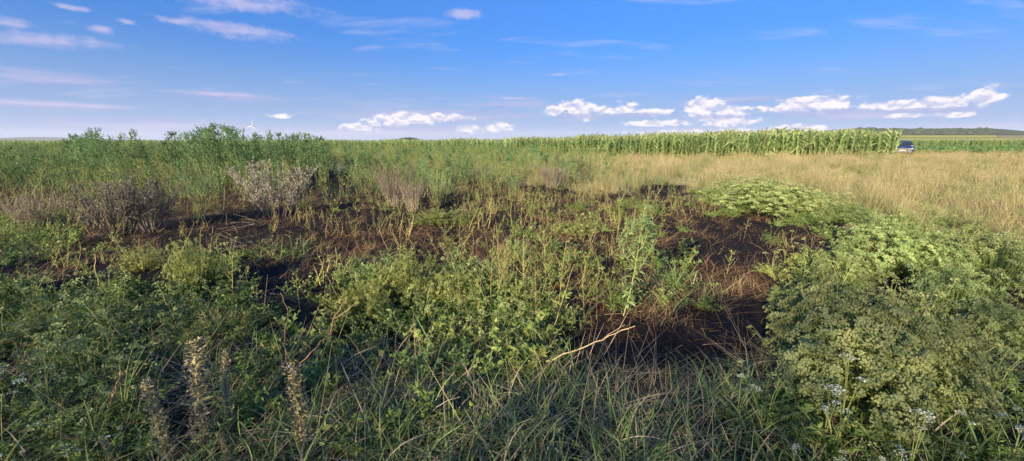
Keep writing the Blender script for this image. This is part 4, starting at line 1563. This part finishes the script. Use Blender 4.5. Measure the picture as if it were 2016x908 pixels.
# bare twigs and straws
def traced(name, label, cat, lines, mat, group=None):
    """stems through given points; each line is [(u, v, distance), ...], radius from r0 to r1"""
    rng = np.random.default_rng(len(label))
    first = np.array(at_depth(*lines[0][0][0]))
    org = np.array((first[0], first[1], float(height(first[0], first[1]))))
    parts = []
    for k, (pts, r0, r1) in enumerate(lines):
        g = Geo()
        q = np.array([at_depth(*p) for p in pts]) - org
        m = (len(q) - 1) * 4 + 1
        t = np.linspace(0, len(q) - 1, m)
        q = np.stack([np.interp(t, range(len(q)), q[:, c]) for c in range(3)], -1)
        q[1:-1] += rng.normal(size=(m - 2, 3)) * r0 * .8
        tubes(g, rng, q[None], r0, r1, mat, 5)
        parts.append(('stem' if k == 0 else 'side_twig', g.mesh('twig')))
    o = link(name, None)
    o.location = org
    for pn, me in parts:
        link(pn, me, o)
    return tag(o, label, cat, group)


traced('forked_twig', 'bare reddish forked twig rising to the right behind the thick spike', 'twig',
       [([(572, 740, 2.35), (612, 692, 2.4), (650, 655, 2.5), (657, 628, 2.55), (676, 594, 2.6)], .0055, .002), ([(655, 630, 2.55), (680, 614, 2.6), (700, 596, 2.62)], .003, .0012), ([(650, 655, 2.5), (652, 672, 2.45)], .002, .001)], 'red_stem')
traced('bare_twig', 'bare grey upright twig with a bent top, left of the forked twig', 'twig',
       [([(566, 735, 2.4), (560, 690, 2.45), (561, 645, 2.5), (568, 612, 2.5), (552, 576, 2.55)], .0045, .0018), ([(561, 690, 2.45), (575, 716, 2.4)], .0025, .0012)], 'dry_stem')
traced('straw_stalk', 'long pale dry stalk lying slantwise at the near edge of the burn', 'stalk',
       [([(1075, 712, 2.55), (1140, 687, 2.65), (1200, 662, 2.75), (1250, 642, 2.85)], .006, .0035), ([(1190, 665, 2.75), (1230, 640, 2.8)], .003, .002)], 'dry_stem')
traced('straw_stalk', 'thin orange straw leaning right at the bottom centre', 'stalk', [([(596, 905, 1.75), (640, 868, 1.8), (675, 838, 1.85)], .0028, .0015)], 'singed_straw')
traced('straw_stalk', 'tall thin bare straw slanting up left of the lone weed', 'stalk', [([(1085, 660, 3.0), (1105, 600, 3.1), (1130, 520, 3.2)], .003, .0015)], 'dry_stem')
traced('straw_stalk', 'pale crooked stalk standing upright left of the feathery bush in the burn', 'stalk', [([(205, 600, 3.75), (195, 565, 3.8), (188, 530, 3.8), (186, 500, 3.8)], .006, .003)], 'dry_stem')
for j_, (ua, va, ub, vb, yy, lab_) in enumerate(((1760, 520, 1700, 465, 4.4, 'left-leaning dry grass stalk on the tall pale mound'), (1790, 540, 1850, 470, 4.3, 'right-leaning dry grass stalk on the tall pale mound'),
                                                 (1700, 540, 1735, 470, 4.4, 'upright dry grass stalk at the left of the tall pale mound'), (1835, 540, 1930, 455, 4.6, 'long dry stalk slanting toward the dark teal mound'))):
    traced('straw_stalk', lab_, 'stalk', [([(ua, va, yy), ((ua + ub) / 2 - 4, (va + vb) / 2, yy + .05), (ub, vb, yy + .1)], .005, .0025)], 'straw', 'dry stalks over the right mounds')


def seed_head():
    rng = np.random.default_rng(4)
    q = np.array([at_depth(*p) for p in ((190, 880, 1.8), (205, 830, 1.85), (222, 780, 1.9), (240, 738, 1.95))])
    org = np.array((q[0][0], q[0][1], float(height(q[0][0], q[0][1]))))
    q = q - org
    gs, gf = Geo(), Geo()
    q = np.concatenate([[q[0] * np.array([1, 1, 0])], q])
    tubes(gs, rng, q[None], .0025, .0012, 'singed_straw', 4)
    t = np.linspace(2.6, 4, 46)
    B = np.stack([np.interp(t, range(5), q[:, c]) for c in range(3)], -1)
    kites(gf, rng, B + rng.normal(size=B.shape) * .004, unit(q[4] - q[3])[None] + rng.normal(size=B.shape) * .22, .034, .008, 'singed_straw')
    plant('grass_seed_head', 'orange-tan feathery grass seed head in the lower left foreground', 'grass', [('stem', gs.mesh('seed_stem')), ('seed_head', gf.mesh('seed_head'))], org)


seed_head()

# the white-flowered wild carrots, lower right and lower left
CARROT = [make_carrot(850 + k) for k in range(4)]
rng_ = np.random.default_rng(21)
for j, (u, v, vt) in enumerate(((1450, 830, 735), (1655, 850, 700), (1715, 850, 725), (1770, 850, 765), (1640, 900, 790), (1790, 930, 800), (1560, 940, 870), (1860, 900, 790), (1930, 880, 770),
                                (1985, 930, 830), (1640, 960, 880), (1750, 990, 880), (1900, 980, 880), (1620, 880, 750),
                                (60, 930, 880), (110, 890, 815), (170, 880, 800), (80, 850, 740), (150, 960, 870), (20, 830, 720), (250, 900, 830), (30, 980, 890))):
    if u > 1000:
        near = 'before the large shaded mound' if vt < 775 and u < 1800 else 'at the right picture edge' if u > 1880 else 'along the bottom edge, lower right'
    else:
        near = 'in the lower left shade'
    size = ('tall' if vt < 740 else 'low' if vt > 860 else 'mid-height')
    LATER.append(stand('wild_carrot', '%s white wild carrot %s' % (size, near), 'flower', CARROT[j % 4], u, v, vt, .47, j, 1.0, 'white-flowered wild carrots'))

# tall thin dry weeds with sparse leaves in the middle
DRYW = []
for k in range(3):
    DRYW.append(make_tall_weed(860 + k, .9, 12, 6, 'yellow_leaf', (.018, .04), .3, 'olive_stem', False, .3))
for j, (u, v, vt) in enumerate(((965, 610, 440), (1000, 640, 480), (1030, 600, 455), (940, 640, 520), (1055, 640, 500), (1100, 610, 470), (985, 590, 430), (1120, 560, 480), (1010, 560, 425), (905, 640, 545), (1075, 590, 440), (1150, 640, 520))):
    lab = 'lanky dry yellowish weed %s' % ('at the left of the dry clump' if u < 960 else 'in the dry clump left of the lone weed' if u < 1060 else 'between the dry clump and the lone weed')
    LATER.append(stand('dry_weed', lab, 'weed', DRYW[j % 3], u, v, vt, .92, 40 + j, .9, 'lanky dry weeds in the middle'))


# charred twig pile in the left burn
def twig_pile(u, v, n, R, lab, seed):
    rng = np.random.default_rng(seed)
    x, y, z = on_ground(u, v)
    o = link('twig_pile', None)
    o.location = (x, y, z)
    tag(o, lab, 'twigs')
    for k in range(n):
        g = Geo()
        a = rng.uniform(0, 6.28)
        L = R * rng.uniform(.5, 1.3)
        c = rng.normal(size=3) * np.array([R * .3, R * .3, 0]) + np.array([0, 0, abs(rng.normal()) * .09 + .03])
        d = np.array([math.cos(a), math.sin(a), rng.normal() * .45])
        q = np.stack([c - d * L * .5, c + rng.normal(size=3) * .025, c + d * L * .5])
        q[:, 2] = np.maximum(q[:, 2], .01)
        tubes(g, rng, q[None], .007 * rng.uniform(.4, 1.2), .003, 'charred_wood' if k % 4 else 'grey_stem', 5)
        link('twig', g.mesh('twig'), o)


twig_pile(478, 452, 26, .45, 'heap of charred dark twigs in the left burn', 1)
twig_pile(470, 500, 14, .4, 'flat scatter of charred twigs in front of the twig heap', 2)
twig_pile(560, 600, 9, .35, 'few pale broken twigs at the near edge of the left burn', 3)

ordinals()

# ------------------------------------------------------------------ covering masses
FIELD = [tuft(900 + k, 34, (.25, .55), (.005, .009), (.02, .5), (.1, .9), 'field_grass', .14, 3, ('straw', 9, .62)) for k in range(4)]
FIELD_G = [tuft(910 + k, 34, (.2, .45), (.005, .010), (.02, .6), (.1, .9), 'grass_blade', .12, 3, ('field_grass', 6, .55), 'field_grass', .4) for k in range(2)]
GREEN = [tuft(920 + k, 26, (.10, .30), (.004, .009), (.15, 1.2), (.3, 1.6), 'grass_blade', .06, 5, None, 'grey_straw', .16) for k in range(4)]
LAID = [tuft(930 + k, 26, (.2, .5), (.0025, .005), (.75, 1.6), (-.1, .7), 'grey_straw', .12, 4, None, 'straw', .25) for k in range(4)]
BURNT = [tuft(940 + k, 22, (.08, .34), (.003, .007), (1.0, 1.65), (-.4, .5), 'burnt_straw', .12, 3, None, 'singed_straw', .22) for k in range(4)]
SINGED = [tuft(950 + k, 26, (.12, .36), (.002, .004), (.8, 1.6), (-.2, .5), 'singed_straw', .10, 3, None, 'straw', .2) for k in range(3)]
REDDISH = [tuft(955 + k, 24, (.06, .2), (.003, .006), (1.1, 1.65), (-.4, .4), 'red_straw', .12, 3, None, 'singed_straw', .15) for k in range(3)]
HERB = [herb(960 + k, 22, (.025, .055), 'herb_leaf', .24) for k in range(4)]
HERB_Y = [herb(970 + k, 18, (.02, .045), 'yellow_leaf', .2) for k in range(2)]
FERN = [ferny(980 + k, .26, 14, 4) for k in range(3)]
FERN_G = [ferny(985 + k, .30, 18, 2) for k in range(3)]
STALK = [stalks(990 + k, 6, .34, 'olive_stem', .12, 'yellow_leaf', 5) for k in range(2)]
STALK_D = [stalks(995 + k, 7, .22, 'charred_wood', .12) for k in range(2)]
WEEDY = [make_tall_weed(1000 + k, .75, 12, 8, 'yellow_leaf', (.03, .06), .15) for k in range(2)] + [make_tall_weed(1010 + k, .75, 12, 8, 'goosefoot_leaf', (.045, .09), .15) for k in range(2)]


def one(parts):
    g = Geo()
    me = bpy.data.meshes.new('weedy')
    bm = bmesh.new()
    mats, off = [], 0
    for _, m in parts:
        n0 = len(bm.faces)
        bm.from_mesh(m)
        bm.faces.ensure_lookup_table()
        for f in bm.faces[n0:]:
            f.material_index += off
        off += len(m.materials)
        mats += list(m.materials)
    bm.to_mesh(me)
    bm.free()
    for m in mats:
        me.materials.append(m)
    return me


WEEDY = [one(p) for p in WEEDY]


def d_field(u, v):
    edge = np.interp(u, [-400, 900, 1000, 1080, 1180, 1400, 1600, 1750, 2016, 2500], [316, 320, 350, 372, 375, 372, 390, 440, 480, 520])
    d = sstep(edge - v, -14, 10)
    left = np.interp(u, [880, 1120], [0, 1])
    return d * left * (1 - .9 * np.clip(burn_of(u, v), 0, 1))


def d_burn(u, v):
    return np.clip(burn_of(u, v) * 1.1, 0, 1) * .5


def d_green(u, v):
    late = 70 * np.exp(-((u - 1330) / 230) ** 4)
    near = sstep(v, 660 + late, 760 + late) * np.interp(u, [-300, 400, 700, 1500, 1600, 2300], [.35, .45, 1, 1, .6, .5])
    d = np.maximum(near, blobs(u, v, [(1000, 690, 130, 110, .8), (1130, 650, 50, 24, .9), (560, 500, 70, 18, .4), (40, 490, 80, 40, .7), (780, 540, 120, 40, .3), (1330, 580, 150, 40, .4)]))
    return d * (1 - .95 * np.clip(burn_of(u, v), 0, 1) * (v > 620))


def d_laid(u, v):
    d = blobs(u, v, [(1250, 790, 300, 50, 1), (1900, 650, 110, 90, .9), (1680, 510, 60, 40, .7), (800, 860, 260, 90, 1), (1100, 860, 400, 100, .8), (350, 780, 420, 150, .8), (1500, 820, 140, 110, .9), (760, 740, 260, 70, .7)])
    return d * (1 - .85 * np.clip(burn_of(u, v), 0, 1))


def d_singed(u, v):
    d = blobs(u, v, [(1180, 440, 280, 60, .8), (1100, 540, 260, 100, .7), (1350, 570, 240, 50, 1), (1450, 570, 130, 30, 1), (1130, 530, 210, 90, 1), (1000, 440, 160, 40, .7), (700, 440, 260, 50, .4), (720, 500, 230, 46, .5), (1230, 610, 200, 50, .8), (1480, 480, 150, 50, .14),
                     (200, 470, 160, 50, .6), (900, 470, 160, 40, .7), (480, 410, 260, 30, .4), (1080, 400, 300, 30, .6), (1600, 520, 70, 60, .6), (420, 440, 110, 30, .4), (110, 575, 130, 40, .5), (330, 730, 220, 60, .35), (1480, 720, 60, 30, .5)])
    return d


def d_red(u, v):
    return blobs(u, v, [(800, 480, 190, 34, .9), (620, 500, 120, 30, .5), (1075, 400, 60, 14, .8), (1420, 470, 110, 30, .18), (1250, 600, 120, 40, .7), (1180, 640, 80, 30, .6), (530, 440, 90, 16, .4), (860, 560, 80, 30, .5), (1480, 540, 110, 18, .5)])


def d_yellow(u, v):
    return blobs(u, v, [(960, 640, 130, 90, .9), (860, 560, 140, 50, .7), (1050, 700, 70, 60, .8), (390, 530, 80, 50, .6), (1600, 560, 80, 50, .7), (1850, 480, 160, 40, .7), (1050, 540, 140, 60, .5), (40, 470, 70, 30, .6), (1290, 580, 120, 50, .4), (540, 500, 60, 16, .6), (200, 660, 180, 40, .4)])


def d_herb(u, v):
    d = blobs(u, v, [(300, 650, 360, 90, .7), (650, 680, 260, 110, .9), (900, 660, 200, 110, .8), (60, 480, 110, 60, .8), (250, 800, 400, 160, .6), (1000, 600, 260, 90, .35), (1290, 540, 130, 60, .5), (1080, 700, 100, 80, .5), (700, 800, 400, 140, .35), (1900, 880, 300, 120, .5), (-350, 580, 360, 260, .6)])
    return d * (1 - .8 * np.clip(burn_of(u, v), 0, 1))


def d_fern(u, v):
    d = blobs(u, v, [(2400, 720, 360, 300, .6), (1840, 840, 360, 200, .7), (1800, 540, 260, 60, .2), (860, 580, 170, 40, .5), (1560, 420, 220, 40, .4), (200, 640, 300, 70, .7), (100, 800, 260, 160, .7), (950, 640, 180, 60, .5), (1700, 460, 260, 40, .3),
                     (1130, 440, 240, 40, .2), (380, 540, 120, 60, .25), (1280, 440, 160, 40, .35), (1480, 400, 160, 30, .5)])
    return d * (1 - .8 * np.clip(burn_of(u, v), 0, 1))


def d_stalk(u, v):
    d = blobs(u, v, [(780, 410, 160, 30, .8), (1050, 520, 180, 120, .8), (620, 450, 300, 60, .35), (700, 560, 300, 60, .3), (1000, 400, 260, 40, .6), (1480, 490, 180, 60, .08), (250, 520, 220, 70, .4), (1250, 420, 260, 40, .5), (120, 440, 160, 60, .7)])
    return d


def d_weedy(u, v):
    band = sstep(v, 297, 303) * (1 - sstep(v, 372 - 14 * (u > 900), 400 - 20 * (u > 900)))
    d = band * np.interp(u, [-300, 820, 1000, 1180, 1260], [1, .9, .8, .45, 0])
    return d * (1 - .95 * np.clip(burn_of(u, v), 0, 1))


TANGLE = [one(SEED[0]), one(SEED[1]), HERB_Y[0], one(DRYW[0]), FERN[0]]


def d_tangle(u, v):
    d = blobs(u, v, [(120, 420, 220, 60, .9), (420, 405, 200, 26, .8), (700, 405, 120, 22, .5), (880, 410, 140, 30, .7), (1050, 420, 160, 40, .8), (1200, 405, 180, 34, .9), (1300, 430, 90, 26, .4), (1150, 480, 160, 40, .4),
                     (700, 455, 150, 20, .15), (930, 480, 110, 40, .6), (150, 520, 180, 50, .4), (1080, 560, 180, 80, .5), (1000, 380, 200, 24, .9), (560, 580, 200, 30, .3)])
    return d


mass('tangled_weeds', TANGLE, 13, 3.0, 17, 10, d_tangle, 'tangled low olive and brown weeds behind and between the burn patches', .4, .85, .3, .1, .7, 6.0, weights=[.26, .26, .18, .10, .20])
mass('meadow_grass', FIELD + FIELD_G, 1, 6.0, 41, 20, d_field, 'pale dry meadow grass filling the right middle distance', .45, .9, .14, .0, .6, 8.0, patch=4)
mass('meadow_weeds', [HERB_Y[0], HERB_Y[1], FERN[1], one(SEED[2])], 14, 6.5, 38, .8, d_field, 'scattered green weeds standing in the dry meadow', .7, 1.6, .2, .3, .4, 8.0)
mass('burnt_litter', BURNT + STALK_D, 2, 2.2, 16, 42, d_burn, 'black burnt straw litter over the charred ground', .5, 1.0, .1, .15, .9, 4.0, weights=[.22] * 4 + [.06] * 2)
mass('singed_grass', SINGED, 3, 2.2, 16, 42, d_singed, 'brown singed grass matted across the burn', .6, 1.15, .15, .15, .9, 4.0)
mass('red_litter', REDDISH, 11, 2.2, 16, 60, d_red, 'reddish brown scorched litter on the burn', .45, .95, .1, .1, .9, 4.0)
mass('green_grass', GREEN, 4, 1.1, 9, 85, d_green, 'green grass blades in the foreground', .7, 1.3, .2, .2, .9, 2.5)
mass('laid_straw', LAID, 5, 1.1, 7, 46, d_laid, 'grey matted dry straw lying in the foreground', .7, 1.3, .12, .2, .9, 2.5)
mass('low_herbs', HERB + HERB_Y, 6, 1.1, 9, 34, d_herb, 'low leafy green herbs covering the near ground', .6, 1.2, .2, .2, .9, 2.5, weights=[.2] * 4 + [.1] * 2)
mass('yellow_herbs', HERB_Y + [FERN[2]], 15, 1.5, 10, 34, d_yellow, 'yellow-green sunlit herbs in the middle ground', .6, 1.2, .2, .2, .9, 3.0)
mass('feathery_undergrowth', FERN + FERN_G, 7, 1.1, 13, 26, d_fern, 'feathery green undergrowth between the mounds', .7, 1.25, .2, .3, .9, 3.0)
mass('dry_stalks', STALK, 8, 2.2, 16, 7, d_stalk, 'thin upright dry stalks scattered round the burn', .7, 1.3, .12, .4, .9, 4.0)
mass('rough_weeds', WEEDY + [FIELD_G[0]], 10, 7.5, 80, 9, d_weedy, 'rough mixed weeds between the burn and the thicket', .35, 1.3, .2, .2, .8, 9.0, u1=1320, weights=[.25, .2, .15, .15, .25])


# ------------------------------------------------------------------ air
def haze():
    g = Geo()
    x, y0, y1, z0, z1 = 7800.0, -380.0, 7400.0, -60.0, 130.0
    box(g, (0, (y0 + y1) / 2, (z0 + z1) / 2), (2 * x, y1 - y0, z1 - z0), 'turbine_white')
    me = g.mesh('haze')
    me.materials.clear()
    m = bpy.data.materials.new('haze_air')
    m.use_nodes = True
    nt = m.node_tree
    for nd in list(nt.nodes):
        if nd.type == 'BSDF_PRINCIPLED':
            nt.nodes.remove(nd)
    pv = nt.nodes.new('ShaderNodeVolumePrincipled')
    pv.inputs['Color'].default_value = (.80, .88, 1.0, 1)
    pv.inputs['Density'].default_value = .00010
    pv.inputs['Anisotropy'].default_value = 0.0
    nt.links.new(pv.outputs[0], nt.nodes['Material Output'].inputs['Volume'])
    me.materials.append(m)
    tag(link('haze', me), 'thin pale air over the whole landscape', kind='stuff')


haze()
